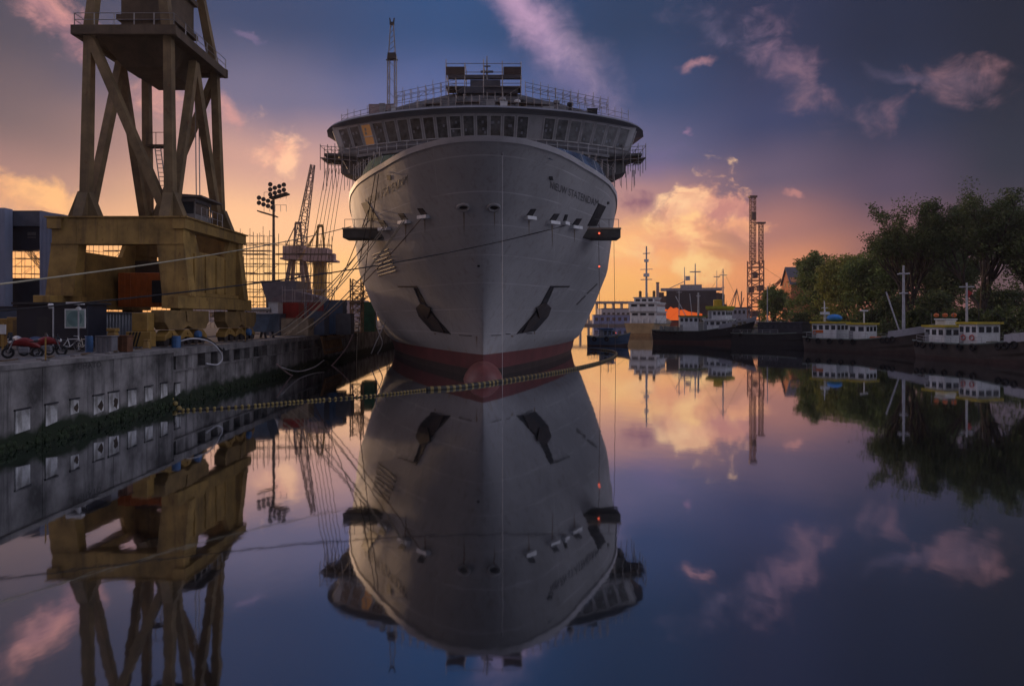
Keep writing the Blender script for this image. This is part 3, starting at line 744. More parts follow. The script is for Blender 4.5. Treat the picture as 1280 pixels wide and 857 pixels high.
# upper tier, radar deck and mast
ut = MB()
for (hw, z0, z1, y0, y1) in ((15.2, 31.2, 33.1, 84.5, 95), (12.6, 33.0, 34.0, 85.3, 95), (9.4, 33.9, 34.7, 86.0, 95)):
    rows = []
    for z, o in ((z0, 0), (z1, .6), (z1 + .05, 4)):
        rows.append([(CX * 84 + (-hw + 2 * hw * i / 20) * (1 - .06 * o / 4), y0 + o + 3.0 * (abs(-1 + 2 * i / 20)) ** 2, z - (.9 * abs(-1 + 2 * i / 20) ** 3 if z > z0 + .1 else 0)) for i in range(21)])
    ut.grid(rows)
ut.build('upper_tier', mat('tier_dark', (.12, .12, .13), .6, 0, .5, .7, .5), SHIP)
rx = CX * 87
rd = MB().b2((rx - 3.2, 86, 34.4), (rx + 4.4, 89, 35.2)); rd.b2((rx - 1.6, 86.2, 35.2), (rx + 2.2, 88.6, 36.1)); rd.b2((rx - 4.5, 86.4, 36.4), (rx + 4.9, 87, 36.75))
rd.build('radar_deck', mat('radar_deck_grey', (.10, .10, .12)), SHIP)
ms = MB().tube([(rx + .5, 86.5, 36.1), (rx + .5, 86.5, 39.2)], .16, 6, .07); ms.box((rx + .5, 86.4, 37.2), (1.6, .3, .2)); ms.box((rx + .5, 86.4, 37.9), (.9, .2, .12))
ms.build('mast', STEEL(), SHIP)

for k in range(16):
    x = random.uniform(-14, 14); y = bx(x) + random.uniform(2.2, 3.6); z = 31.45; h = random.uniform(.4, 1.3); w = random.uniform(.4, 1.4)
    mv = MB()
    if k % 3: mv.box((CX * 84 + x, y, z + h / 2), (w, .7, h)); mv.box((CX * 84 + x, y, z + h + .05), (w + .12, .8, .1))
    else: mv.lathe((CX * 84 + x, y, z), [(.22, 0), (.22, h), (.4, h + .05), (.4, h + .35), (.1, h + .5)], 10)
    mv.build('roof_vent', (STEEL(), WHITE(), mat('vent_grey', (.3, .3, .31)), DARK())[k % 4], SHIP)
# scaffolding standing on the ship
def scaffold(name, label, origin, nx, ny, nz, sx, sy, sz, curve=None, boards=(), group=None, r=.035, extra=.4, m=None, topple=0, drop=0.0):
    t = at(name, label, 'scaffold', origin, group); ox, oy, oz = origin
    f = curve or (lambda i, j: (ox + i * sx, oy + j * sy, oz))
    pl = MB(); ld = MB(); bd = MB()
    for i in range(nx + 1):
        for j in range(ny + 1):
            p = f(i, j); h = nz * sz + extra * random.uniform(.2, 1.6)
            pl.tube([p, (p[0], p[1], p[2] + h)], r, 4)
            for k in range(1, nz + 1):
                if i < nx and random.random() >= drop:
                    q = f(i + 1, j); ld.tube([(p[0], p[1], p[2] + k * sz), (q[0], q[1], q[2] + k * sz)], r * .8, 4)
                    if random.random() < .12: ld.tube([(p[0], p[1], p[2] + (k - 1) * sz), (q[0], q[1], q[2] + k * sz)], r * .7, 4)
                if j < ny:
                    q = f(i, j + 1); ld.tube([(p[0], p[1], p[2] + k * sz), (q[0], q[1], q[2] + k * sz)], r * .8, 4)
            if i < nx and j < ny:
                for k in boards:
                    if random.random() < (.85 if not drop else .4):
                        q = f(i + 1, j); w = f(i, j + 1)
                        zz = p[2] + k * sz + .06; qq = q[2] + k * sz + .06; dy = (w[1] - p[1]) * .92
                        bd.add([(p[0], p[1] + .1, zz), (q[0], q[1] + .1, qq), (q[0], q[1] + dy, qq), (p[0], p[1] + dy, zz), (p[0], p[1] + .1, zz + .06), (q[0], q[1] + .1, qq + .06), (q[0], q[1] + dy, qq + .06), (p[0], p[1] + dy, zz + .06)],
                               [(0, 1, 2, 3), (4, 5, 6, 7), (0, 1, 5, 4), (1, 2, 6, 5), (2, 3, 7, 6), (3, 0, 4, 7)])
    pl.build('standards', m or SCAF(), t); ld.build('ledgers', m or SCAF(), t)
    if bd.v: bd.build('deck_boards', WOOD(), t)
    return t
scaffold('scaffold', 'thin scaffold rail on the bridge roof over the lit wing', (CX * 84 - 18.5, 89, 31.2), 11, 0, 2, 1, 1, .5, lambda i, j: (CX * 84 - 18.5 + i * .95, bx(-18.5 + i * .95) + 2.2, 31.2 + min(.35, i * .05)), group='scaffolds on the cruise ship')
scaffold('scaffold', 'thin scaffold rail on the bridge roof, side facing the trees', (CX * 84 + 7.5, 84, 31.2), 12, 0, 2, 1, 1, .62, lambda i, j: (CX * 84 + 7.2 + i * .95, bx(7.2 + i * .95) + 2.2, 31.5 - i * .03), group='scaffolds on the cruise ship')
scaffold('scaffold', 'scaffold climbing over the stepped roof beside the lattice tower', (CX * 84 - 11, 86, 32.4), 8, 1, 2, 1, 1.2, .62, lambda i, j: (CX * 84 - 11 + i * .95, 85.2 + j * 1.3 - i * .15, 32.9 + i * .15), group='scaffolds on the cruise ship')
scaffold('scaffold', 'scaffold stepping down over the stepped roof on the tree side', (CX * 84 + 4.6, 86, 34), 11, 1, 2, 1, 1.2, .62, lambda i, j: (CX * 84 + 5.2 + i * .95, 84.3 + j * 1.3 + i * .15, 33.9 - i * .15), group='scaffolds on the cruise ship')
scaffold('scaffold', 'low scaffold along the front of the roof below the radar scaffold', (CX * 84 - 8, 83, 31.4), 17, 1, 2, 1, 1.1, .6, lambda i, j: (CX * 84 - 8 + i * .95, bx(-8 + i * .95) + 2.3 + j * 1.1, 31.5), boards=(1,), group='scaffolds on the cruise ship', r=.03)
tsc = scaffold('scaffold', 'boxed scaffold round the radar mast with two dark sheeted bays', (rx - 4.6, 85.6, 33.6), 4, 1, 3, 2.35, 3, 1.45, boards=(1,), group='scaffolds on the cruise ship', r=.055)
sh = MB()
for a, b in ((-4.6, -2.3), (2.6, 4.8)): sh.box((rx + (a + b) / 2, 85.5, 37.0), (b - a, .06, 1.0))
sh.build('sheeting', mat('brown_sheeting', (.07, .05, .045), .9), tsc)
for s, lb in ((-1, 'scaffold hung round the bridge wing catching the sunset light'), (1, 'scaffold hung round the dark bridge wing on the tree side')):
    c = CX * 88
    t = scaffold('scaffold', lb, (c + s * 16, 86.2, 24.2), 5, 2, 2, 1, 1, 1.55, lambda i, j, s=s, c=c: (c + s * (15.6 + i * 1.05), 85.2 + i * .45 + j * 1.9, 24.1 + i * .18), boards=(1,), group='scaffolds on the cruise ship', r=.045)
    dn = MB()
    for k in range(12): 
        x = c + s * random.uniform(15.5, 20.6); dn.tube([(x, 87 + random.random() * 2, 25), (x, 87 + random.random(), 23.1 - random.random() * .8)], .035, 4)
    dn.build('hangers', SCAF(), t)
scaffold('scaffold', 'low scaffold between the grey bulwark and the lit wing', (CX * 80 - 15, 78, 19.6), 5, 1, 3, 1, 1, 1.5, lambda i, j: (CX * 80 - 15.3 + i * .9, 80.5 - i * 1.5 + j, 19.3), boards=(1, 2), group='scaffolds on the cruise ship')
scaffold('scaffold', 'low scaffold between the grey bulwark and the dark wing', (CX * 80 + 14, 78, 19.6), 5, 1, 3, 1, 1, 1.5, lambda i, j: (CX * 80 + 11 + i * .9, 73.5 + i * 1.5 + j, 19.3), boards=(1, 2), group='scaffolds on the cruise ship')
def crate(name, lab, cat, c, d, m, group=None, rz=0):
    t = thing(name, lab, cat, (c[0], c[1], c[2] - d[2] / 2), group, rz)
    MB().box((0, 0, d[2] / 2), d).build('box', m, t, bevel=.04)
    r_ = MB()
    n = max(3, int(d[0] / .5))
    for i in range(n + 1): r_.box((-d[0] / 2 + d[0] * i / n, -d[1] / 2 - .02, d[2] / 2), (.08, .05, d[2] * .92))
    r_.build('ribs', m, t)
    MB().box((0, 0, d[2] + .03), (d[0] + .1, d[1] + .1, .06)).build('lid', m, t)
    return t
crate('site_cabin', 'pinkish site cabin set on the bridge roof', 'site cabin', (CX * 84 - 13.4, 90, 32.9), (3.2, 3, 1.6), mat('pink_cabin_paint', (.40, .30, .30)))
crate('storage_box', 'small yellow box on the bridge roof under the radar scaffold', 'box', (CX * 84 + 2.6, 84.8, 32.45), (1.4, .8, .7), YEL(), 'yellow boxes on the bridge roof')
crate('storage_box', 'larger yellow box on the bridge roof nearer the trees', 'box', (CX * 84 + 4.7, 85.0, 32.3), (1.2, .8, .95), YEL(), 'yellow boxes on the bridge roof')
def warn(lab, p):
    t = thing('warning_light', lab, 'light', p, 'red warning lights')
    MB().ell((0, 0, 0), (.11, .11, .11), 8, 6).build('bulb', emis('red_lamp', (1, .14, .07), 1.3), t)
    MB().lathe((0, 0, -.25), [(.06, 0), (.06, .14)], 8).build('socket', DARK(), t)
q = hull_pt(748, 291, 1.0)[0]
pq = P(749, 291.5, hull_pt(745, 290, 0)[0].y - 2.7); warn('red warning light on the rim of the dark mooring platform', pq)
warn('red warning light hanging below the dark mooring platform', P(749, 333, pq.y + .4))

# ------------------------------------------------------------------ big quay crane
XR, XL, Y0, Y1 = -25.0, -34.4, 51.8, 62.4
CR = at('portal_crane', 'towering rusty yellow quay crane on four braced legs', 'crane', (-29.7, 57, QZ))
cm = CRANE()
def side_wall(x, s):
    m = MB(); th = .35
    poly = [(51.5, 7.7), (62.9, 7.7), (62.5, 12.75), (60.4, 12.75), (59.6, 11.3), (54.6, 11.3), (53.8, 12.75), (51.9, 12.75)]
    m.prism([(x, y, z) for y, z in poly], (-th * s, 0, 0))
    for y in (53.6, 55.6, 57.6, 59.4): m.box((x + s * .06, y, 9.4), (.12, .14, 3.4))
    m.box((x + s * .05, 57.2, 7.9), (.5, 9.0, .3))
    o = m.build('side_plate', cm, CR)
    return o
side_wall(XR, 1); side_wall(XL, -1)
for x, s in ((XR, 1), (XL, -1)):
    MB().b2((x - .62, 49.9, 6.75), (x + .62, 63.9, 7.7)).build('sill_beam', cm, CR, bevel=.03)
    tb = MB().b2((x - .5, 51.2, 12.76), (x + .5, 62.9, 13.6)); tb.b2((x - .65, 51.1, 13.58), (x + .65, 63, 13.68)); tb.build('top_beam', cm, CR)
for y in (51.9, 62.3):
    m = MB().b2((XL - .25, y - .5, 11.7), (XR + .25, y + .5, 13.6)); m.b2((XL - .4, y - .62, 13.601), (XR + .4, y + .62, 13.70)); m.b2((XL - .3, y - .56, 11.6), (XR + .3, y + .56, 11.7))
    for k in range(1, 6): m.b2((XL + k * 1.55, y - .52, 11.7), (XL + k * 1.55 + .06, y + .52, 13.6))
    m.build('cross_beam', cm, CR)
    for x, s in ((XL, 1), (XR, -1)):
        m = MB(); m.prism([(x - s * .3, y - .5, 11.62), (x + s * 1.75, y - .5, 11.62), (x + s * 1.35, y - .5, 7.7), (x - s * .75, y - .5, 7.7)], (0, 1.0, 0))
        m.build('leg_plate', cm, CR)
lm_ = mat('crane_leg_paint', (.19, .130, .062), .65, 0, .45, .5, .7, (.06, .04, .03), rust=.7)
lx = {0: -32.7, 1: -26.2}; ly = {0: 52.4, 1: 61.4}; ZT = 28.0
tp = {0: -32.6, 1: -26.5}
for i in (0, 1):
    for j in (0, 1):
        m = MB().beam((lx[i], ly[j], 13.7), (tp[i], ly[j] + (.3 if j == 0 else -.5), ZT), .70, .70, .6, .6)
        m.prism([(lx[i] - 1.2, ly[j] - .38, 13.7), (lx[i] + 1.2, ly[j] - .38, 13.7), (lx[i] + .4, ly[j] - .38, 15.7), (lx[i] - .4, ly[j] - .38, 15.7)], (0, .76, 0))
        m.prism([(lx[i] - .38, ly[j] - 1.1, 13.7), (lx[i] - .38, ly[j] + 1.1, 13.7), (lx[i] - .38, ly[j] + .4, 15.6), (lx[i] - .38, ly[j] - .4, 15.6)], (.76, 0, 0))
        m.build('leg', lm_, CR)
        MB().beam((tp[i], ly[j] + (.3 if j == 0 else -.5), ZT), (tp[i] + (.9 if i == 0 else -1.9), ly[j] + (1.2 if j == 0 else -1.6), 40), .7, .7, .55, .55).build('upper_leg', lm_, CR)
for i in (0, 1):
    for y in (52.9, 60.9):
        MB().beam((tp[i], 56.9, 27.3), (lx[i], y, 14.2), .60, .60).build('brace', lm_, CR)
MB().beam((tp[0] + .2, 52.6, 27.5), (lx[1] - .5, 52.3, 14.6), .62, .6).build('brace', lm_, CR)
MB().beam((tp[1] - .2, 61.0, 27.3), (lx[0] + .5, 61.4, 14.6), .6, .55).build('brace', lm_, CR)
m = MB().b2((-33.4, 52.1, 28.0), (-25.8, 61.5, 28.22))
for y in (52.1, 61.4): m.b2((-33.6, y - .15, 27.65), (-25.6, y + .15, 28.35))
for x in (-33.4, -25.8): m.b2((x - .15, 52, 27.6), (x + .15, 61.5, 28.3))
PLAT = m.build('platform', mat('platform_brown', (.10, .07, .045), .7, 0, .4, .7, .5), CR)
MB().prism([(-32.3, 53.4, 27.98), (-27.0, 53.4, 27.98), (-28, 55, 26.2), (-31.3, 55, 26.2)], (0, 5.5, 0)).build('hopper', mat('platform_brown', (.1, .1, .1)), PLAT)
rl = MB()
for p, q in (((-33.4, 52.1), (-25.8, 52.1)), ((-25.8, 52.1), (-25.8, 61.5)), ((-33.4, 52.1), (-33.4, 61.5))):
    for k in range(6):
        x, y = p[0] + (q[0] - p[0]) * k / 5, p[1] + (q[1] - p[1]) * k / 5; rl.tube([(x, y, 28.2), (x, y, 29.3)], .04, 4)
    for h in (28.8, 29.3): rl.tube([(p[0], p[1], h), (q[0], q[1], h)], .03, 4)
rl.build('railing', SCAF(), PLAT)
m = MB().b2((-31.6, 55.2, 28.23), (-27.6, 59.2, 42)); m.b2((-31.9, 55.0, 30.1), (-27.3, 59.4, 30.5)); m.b2((-31.9, 55.0, 33), (-27.3, 59.4, 33.4))
m.build('slewing_column', mat('platform_brown', (.1, .1, .1)), CR)
# machinery inside the portal
m = MB().b2((-33.6, 58.2, 7.0), (-29.5, 61.2, 9.9)); mo = m.build('machinery_house', ORANGE(), CR, bevel=.03)
m = MB()
for k in range(9): m.box((-33.5 + k * .48, 58.17, 8.45), (.07, .06, 2.8))
m.build('ribs', ORANGE(), mo)
MB().box((-30.2, 58.12, 8.3), (.9, .06, 1.9)).build('door', mat('dark_door', (.03, .03, .035)), mo)
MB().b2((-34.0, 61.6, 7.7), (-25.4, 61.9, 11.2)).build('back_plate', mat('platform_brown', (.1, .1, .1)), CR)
# driver's cab on the side beam
m = MB().b2((-28.3, 56.0, 13.71), (-26.0, 59.0, 14.6)); m.b2((-28.3, 56.0, 15.6), (-26.0, 59.0, 15.85))
for x in (-28.25, -27.2, -26.05): 
    for y in (56.05, 58.95): m.b2((x - .05, y - .05, 14.6), (x + .05, y + .05, 15.6))
cab = m.build('cab', mat('cab_grey', (.22, .21, .21), .55, 0, .3, 1), CR)
m = MB().b2((-28.2, 56.12, 14.6), (-26.12, 56.16, 15.6)); m.b2((-26.16, 56.15, 14.6), (-26.12, 58.9, 15.6)); m.build('cab_window', GLASS(), cab)
MB().prism([(-28.7, 55.4, 15.86), (-25.2, 55.4, 15.86), (-25.2, 55.4, 16.0), (-28.7, 55.4, 16.25)], (0, 4, 0)).build('roof', mat('cab_roof', (.12, .10, .09)), cab)
m = MB()
for k in range(5): m.tube([(-25.2, 55.4 + k, 13.7), (-25.2, 55.4 + k, 15.0)], .035, 4)
for h in (14.4, 15.0): m.tube([(-25.2, 55.4, h), (-25.2, 59.4, h)], .03, 4)
m.build('railing', SCAF(), cab)
# ladder and landing on the far leg
m = MB().b2((-32.3, 60.2, 21.2), (-30.6, 61.2, 21.35))
for k in range(3): m.tube([(-32.2 + k * .8, 60.2, 21.3), (-32.2 + k * .8, 60.2, 22.4)], .03, 4)
m.tube([(-32.2, 60.2, 22.4), (-30.6, 60.2, 22.4)], .03, 4); m.build('landing', mat('platform_brown', (.1, .1, .1)), CR)
m = MB()
for x in (0, .5): m.tube([(-31.6 + x, 60.4, 21.2), (-30.4 + x, 59.8, 14.2)], .05, 4)
for k in range(18):
    t = k / 18; m.tube([(-31.6 + 1.2 * t, 60.4 - .6 * t, 21.2 - 7 * t), (-31.1 + 1.2 * t, 60.4 - .6 * t, 21.2 - 7 * t)], .03, 4)
for x in (0, .5): m.tube([(-27.2 + x * .6, 58.6, 26), (-27.0 + x * .6, 58.4, 16)], .05, 4)
m.build('ladder', SCAF(), CR)
m = MB()
for i in range(3):
    m.lathe((-25.6, 54 + i * .6, 12.2), [(.16, -.15), (.05, .1), (.05, .5)], 8)
m.build('lamp_shade', WHITE(), CR)
# bogies
for bi, (x, y) in enumerate(((XR, 51.7), (XR, 61.9), (XL, 51.7), (XL, 61.9))):
    m = MB().prism([(x - .5, y - 3.5, 5.75), (x - .5, y - 2.9, 5.2), (x - .5, y - .8, 5.2), (x - .5, y, 5.45), (x - .5, y + .8, 5.2), (x - .5, y + 2.9, 5.2), (x - .5, y + 3.5, 5.75), (x - .5, y + 3.5, 6.6), (x - .5, y - 3.5, 6.6)], (1.0, 0, 0)); m.b2((x - .4, y - 1.0, 6.6), (x + .4, y + 1.0, 6.745))
    m.prism([(x + .505, y - .5, 6.58), (x + .505, y + .5, 6.58), (x + .505, y + .3, 5.75), (x + .505, y - .3, 5.75)], (.1, 0, 0))
    bo = m.build('bogie', mat('bogie_ochre', (.22, .14, .05), .6, 0, .4, .8, .6, (.12, .07, .03), rust=.5), CR, bevel=.03)
    for dy in (-2.3, 0, 2.3):
        m = MB().prism([(x - .42, y + dy - 1.05, 4.4), (x - .42, y + dy - .25, 4.62), (x - .42, y + dy + .25, 4.62), (x - .42, y + dy + 1.05, 4.4), (x - .42, y + dy + 1.0, 4.75), (x - .42, y + dy + .35, 5.16), (x - .42, y + dy - .35, 5.16), (x - .42, y + dy - 1.0, 4.75)], (.84, 0, 0)); m.lathe((x + .45, y + dy, 4.9), [(.12, -.02), (.12, .08)], 8, 'x')
        m.build('truck', YEL(), bo, bevel=.03)
    for dy in (-2.9, -1.7, -.6, .6, 1.7, 2.9):
        MB().lathe((x, y + dy, 4.4), [(.42, -.3), (.36, -.26), (.36, .26), (.42, .3)], 14, 'x').build('wheel', mat('wheel_steel', (.08, .07, .07), .5, .5), bo)
    MB().lathe((x + .66, y + 1.2, 4.75), [(.3, -.16), (.34, 0), (.3, .2)], 12, 'x').build('drive_motor', BLUE(), bo)
for y, z0 in ((50.2, 4.0), (49.7, 4.0)):
    pass
m = MB().b2((-26.6, 47.0, 4.05), (-24.9, 47.75, 5.1)); bf = m.build('buffer_block', YEL(), CR, bevel=.03)
m = MB()
for k in range(4): m.prism([(-26.6 + k * .22, 46.985, 4.06), (-26.49 + k * .22, 46.985, 4.06), (-26.2 + k * .22, 46.985, 5.08), (-26.31 + k * .22, 46.985, 5.08)], (0, .012, 0))
m.build('hazard_stripe', BLACK(), bf)
MB().b2((-26.3, 47.2, 5.11), (-25.2, 48.1, 6.4)).build('cable_drum_guard', YEL(), CR, bevel=.03)
m = MB()
for x in (XR, XL): m.b2((x - .05, 8, QZ + .004), (x + .05, 180, QZ + .10)); m.b2((x - .14, 8, QZ + .004), (x + .14, 180, QZ + .03))
tag(m.build('crane_rails', STEEL()), 'pair of worn steel crane rails set in the quay', 'rails')

# ------------------------------------------------------------------ shed with a tall doorway
blu = mat('blue_grey_cladding', (.24, .28, .40), .55, .1, .18, .3, .35, (.12, .12, .15))
SH = at('ship_hall', 'tall blue grey shipyard hall with a see-through doorway', 'hall', (-55, 80, QZ))
m = MB().b2((-90, 74, QZ), (-55.0, 75.2, 18.0)); 
for k in range(24): m.box((-56.2 - k * 1.4, 73.97, 11), (.12, .06, 14))
m.build('wall', blu, SH)
m = MB().prism([(-51.9, 75, QZ), (-49.2, 75, QZ), (-49.2, 75, 17.4), (-51.9, 75, 17.8)], (0, 1.2, 0))
for k in range(6): m.box((-51.7 + k * .45, 74.97, 10.5), (.1, .06, 13))
m.build('wall', blu, SH)
m = MB().b2((-56.5, 75.3, 16.2), (-51.9, 77.9, 17.9)); m.build('lintel', mat('lintel_grey', (.10, .11, .14), .5), SH)
m = MB().b2((-56.48, 75.8, 13.6), (-51.92, 76.3, 16.19)); db = m.build('door_leaf', NAVY(), SH)
m = MB().box((-53.3, 75.75, 15.4), (.9, .05, .35)); m.box((-53.3, 75.75, 15.0), (.9, .05, .12)); m.build('emblem', mat('emblem_grey', (.14, .13, .12)), db)
MB().b2((-56.48, 75.9, QZ), (-51.92, 76.3, 10.5)).build('door_leaf', NAVY(), SH)
m = MB(); lattice(m, (-54.6, 76.6, 14.0), (-51.6, 76.6, 10.3), .4, 10, .035); m.build('stair_truss', DARK(), SH)
lamp = at('work_lamp', 'tiny bright work lamp inside the dark hall doorway', 'lamp', P(32, 378.5, 74.6))
MB().ell(P(32, 378.5, 74.6), (.09, .09, .09), 8, 6).build('bulb', emis('white_lamp', (1, .9, .75), 6), lamp)
m = MB(); pp = P(32, 378.5, 74.6); m.tube([(pp.x, pp.y + .15, QZ), (pp.x, pp.y + .15, pp.z)], .04, 5); m.build('post', DARK(), lamp)

# ------------------------------------------------------------------ yard cabins, boxes and posts in front of the crane
kb = at('site_office', 'dark navy site office with a white framed board on its front', 'cabin', (-30.6, 47.5, QZ))
MB().b2((-33.4, 46, QZ + .15), (-28.6, 48.2, 6.95)).build('wall', NAVY(), kb, bevel=.03)
MB().b2((-33.6, 45.8, 6.96), (-28.4, 48.4, 7.1)).build('roof', DARK(), kb)
m = MB()
x0, x1, z0, z1 = -28.65 - 1.15, -28.65 + .25, 5.35, 6.65
x0, x1 = -30.1, -28.7
m.b2((x0, 45.93, z0), (x1, 45.98, z1)); fr = m.build('board', WHITE(), kb)
MB().b2((x0 + .08, 45.915, z0 + .08), (x1 - .08, 45.93, z1 - .08)).build('board_face', mat('board_green', (.30, .42, .40), .3), fr)
MB().lathe(((x0 + x1) / 2, 45.905, (z0 + z1) / 2), [(.52, 0), (.52, .01)], 24, 'y').build('emblem', mat('board_disc', (.16, .27, .27), .3), fr)
MB().box((-31.5, 45.97, 5.1), (.95, .06, 2.0)).build('door', mat('dark_door', (.03, .03, .035)), kb)
def lamp_post(lab, x, y, h, flat):
    t = at('yard_lamp', lab, 'lamp post', (x, y, QZ))
    MB().tube([(x, y, QZ), (x, y, QZ + h)], .05, 6).build('pole', mat('pale_pole', (.38, .38, .40)), t)
    m = MB()
    if flat: m.box((x - .15, y - .1, QZ + h + .1), (1.0, .4, .18)); m.lathe((x, y, QZ + h - .35), [(.12, 0), (.18, .12), (.05, .25)], 8)
    else: m.lathe((x - .08, y - .1, QZ + h - .1), [(.1, -.14), (.2, 0), (.12, .2)], 10)
    m.build('lamp_head', WHITE(), t)
lamp_post('thin yard lamp with a small round head by the office corner', -30.55 + .1, 45.3, 3.0, False)
lamp_post('thin yard lamp with a flat white head before the office', -28.55 + -.15, 45.2, 3.0, True)
sh2 = at('corrugated_shed', 'pale corrugated metal shed between the office and the crane', 'shed', (-27.6, 50, QZ))
m = MB(); pts = []
for k in range(49): pts.append((-29.2 + 2.7 * k / 48, 48.9 + (.06 if k % 4 in (0, 1) else 0), 0))
m.grid([[(p[0], p[1], z) for p in pts] for z in (QZ, 6.35)]); m.b2((-29.2, 49.0, QZ), (-26.5, 50.2, 6.3)); m.build('wall', mat('galvanised_sheet', (.36, .38, .42), .45, .3, .25, .6, .5), sh2)
MB().b2((-29.3, 48.8, 6.36), (-26.4, 50.4, 6.44)).build('roof', STEEL(), sh2)
def cabinet(lab, x, y, w, h, d, m_, z=QZ):
    t = at('control_cabinet', lab, 'cabinet', (x, y, z))
    MB().box((x, y, z + .1 + h / 2), (w, d, h)).build('housing', m_, t, bevel=.03)
    MB().box((x, y, z + .05), (w * .9, d * .9, .1)).build('plinth', DARK(), t)
    MB().box((x - w * .05, y - d / 2 - .02, z + .1 + h * .5), (w * .4, .04, h * .8)).build('door', mat('brown_door', (.16, .10, .04), .5), t)
    MB().box((x + w * .33, y - d / 2 - .02, z + .1 + h * .55), (w * .13, .05, h * .25)).build('panel', mat('panel_blue', (.12, .16, .24)), t)
cabinet('large yellow control cabinet left of the navy office', -34.6, 48.5, 1.9, 2.1, 1.0, YEL())
cabinet('brown and yellow control cabinet below the hall doorway', -36.8, 49.2, 1.7, 2.0, 1.0, mat('ochre_paint', (.35, .2, .05), .6, 0, .35, 1, .4))
m = MB(); lw = at('low_wall', 'low dark blue yard wall behind the yellow cabinets', 'wall', (-40, 56, QZ)); m.b2((-62, 56, QZ), (-34.9, 56.3, 6.9)); m.build('panel', mat('dull_blue', (.06, .09, .15)), lw); MB().b2((-62, 55.9, 6.91), (-34.9, 56.4, 7.0)).build('coping', DARK(), lw)
sg = at('notice', 'white notice on a yellow post at the far end of the yard', 'sign', (-33.2, 44.5, QZ))
m = MB(); m.tube([(-33.2, 44.5, QZ), (-33.2, 44.5, 5.7)], .06, 6); m.build('post', YEL(), sg); MB().box((-33.2, 44.42, 5.3), (.55, .04, .62)).build('plate', WHITE(), sg)
def bollard(lab, x, y, w, h, m_, g='yellow tapered blocks on the quay'):
    t = at('mooring_block', lab, 'block', (x, y, QZ), g)
    MB().box((x, y, QZ + h * .42), (w, w * .9, h * .84), 0, .5).build('body', m_, t, bevel=.04); MB().box((x, y, QZ + h * .92), (w * .62, w * .6, h * .16)).build('cap', m_, t, bevel=.03)
bollard('yellow tapered block standing alone before the corrugated shed', -27.0, 46.2, .95, 1.45, YEL())
bollard('small yellow tapered block at the foot of the crane buffer', -24.6, 46.0, .5, .7, YEL())
def drum(lab, x, y, m_, r=.3, h=.85, z=QZ):
    t = at('oil_drum', lab, 'drum', (x, y, z), 'drums on the quay')
    MB().lathe((x, y, z), [(r, 0), (r, h * .33), (r * 1.05, h * .34), (r, h * .36), (r, h * .66), (r * 1.05, h * .67), (r, h * .69), (r, h)], 16).build('barrel', m_, t, smooth=False)
    MB().lathe((x, y, z + h), [(r * .95, .002), (r * .95, .02)], 16).build('lid', m_, t)
drum('blue drum lying near the crane wheels', -23.9, 48.6, BLUE()); drum('blue upright drum beside the white bicycles', -26.2, 42.3, BLUE(), .22, 1.0)
drum('dark rusty drum beside the tapered yellow block', -25.6, 44.9, RUSTY(), .28, .7)
def bike(lab, loc, rz, m_, motor):
    t = thing('motorcycle' if motor else 'bicycle', lab, 'motorcycle' if motor else 'bicycle', loc, 'motorcycles parked on the quay' if motor else 'bicycles on the quay', rz)
    r = .3 if motor else .34; w = .065 if motor else .025
    for x in (-.62 if motor else -.52, .68 if motor else .55):
        wl = MB().torus((x, 0, r), r - w, w, 'y', 18, 6).build('wheel', BLACK(), t)
        rm = MB(); rm.torus((x, 0, r), r - w * 1.9, .02, 'y', 16, 5)
        for k in range(8): a = k * math.pi / 4; rm.tube([(x, 0, r), (x + math.cos(a) * (r - w * 1.8), 0, r + math.sin(a) * (r - w * 1.8))], .008, 3)
        rm.build('rim', STEEL(), wl)
    if motor:
        m = MB(); rows = []
        for i in range(13):
            u = i / 12; x = -.75 + 1.35 * u; hz = .60 + .22 * math.sin(math.pi * u) + .16 * u; hh = .10 + .16 * math.sin(math.pi * min(1, u * 1.05)); hw = .05 + .13 * math.sin(math.pi * u) ** .7
            rows.append([(x, hw * math.cos(a), hz + hh * math.sin(a)) for a in [k * math.pi / 6 for k in range(13)]])
        m.grid([[(p[0], p[1] * .85, .34 + (p[2] - .34) * .92) for p in r] for r in rows]).build('body', m_, t, smooth=True)
        MB().ell((-.25, 0, .86), (.42, .14, .07)).build('seat', BLACK(), t, smooth=True)
        MB().box((-.02, 0, .42), (.5, .3, .34)).build('engine', STEEL(), t, bevel=.05)
        m = MB()
        for s in (-.09, .09): m.tube([(.68, s, .3), (.42, s, 1.0)], .03, 5)
        m.build('fork', STEEL(), t)
        m = MB().tube([(.32, -.36, 1.05), (.42, -.15, 1.04), (.42, .15, 1.04), (.32, .36, 1.05)], .02, 5); m.build('handlebar', DARK(), t)
        MB().ell((.6, 0, .88), (.1, .12, .1), 8, 6).build('headlight', WHITE(), t, smooth=True)
        MB().prism([(.5, -.15, .95), (.66, -.12, .9), (.5, -.1, 1.28)], (0, .25, 0)).build('windshield', GLASS(), t)
    else:
        m = MB()
        for a, b in (((-.52, 0, .34), (-.12, 0, .3)), ((-.12, 0, .3), (.4, 0, .78)), ((-.12, 0, .3), (-.26, 0, .85)), ((-.24, 0, .78), (.38, 0, .8)), ((-.52, 0, .34), (-.24, 0, .78)), ((.55, 0, .34), (.36, 0, .95))): m.tube([a, b], .028, 6)
        m.build('frame', m_, t)
        MB().ell((-.28, 0, .9), (.14, .07, .035), 8, 6).build('saddle', BLACK(), t)
        MB().tube([(.22, -.28, 1.0), (.36, -.12, .97), (.36, .12, .97), (.22, .28, 1.0)], .02, 5).build('handlebar', mat('pale_pole', (.38, .38, .4)), t)
        MB().box((-.5, 0, .72), (.4, .12, .03)).build('carrier', STEEL(), t)
    return t
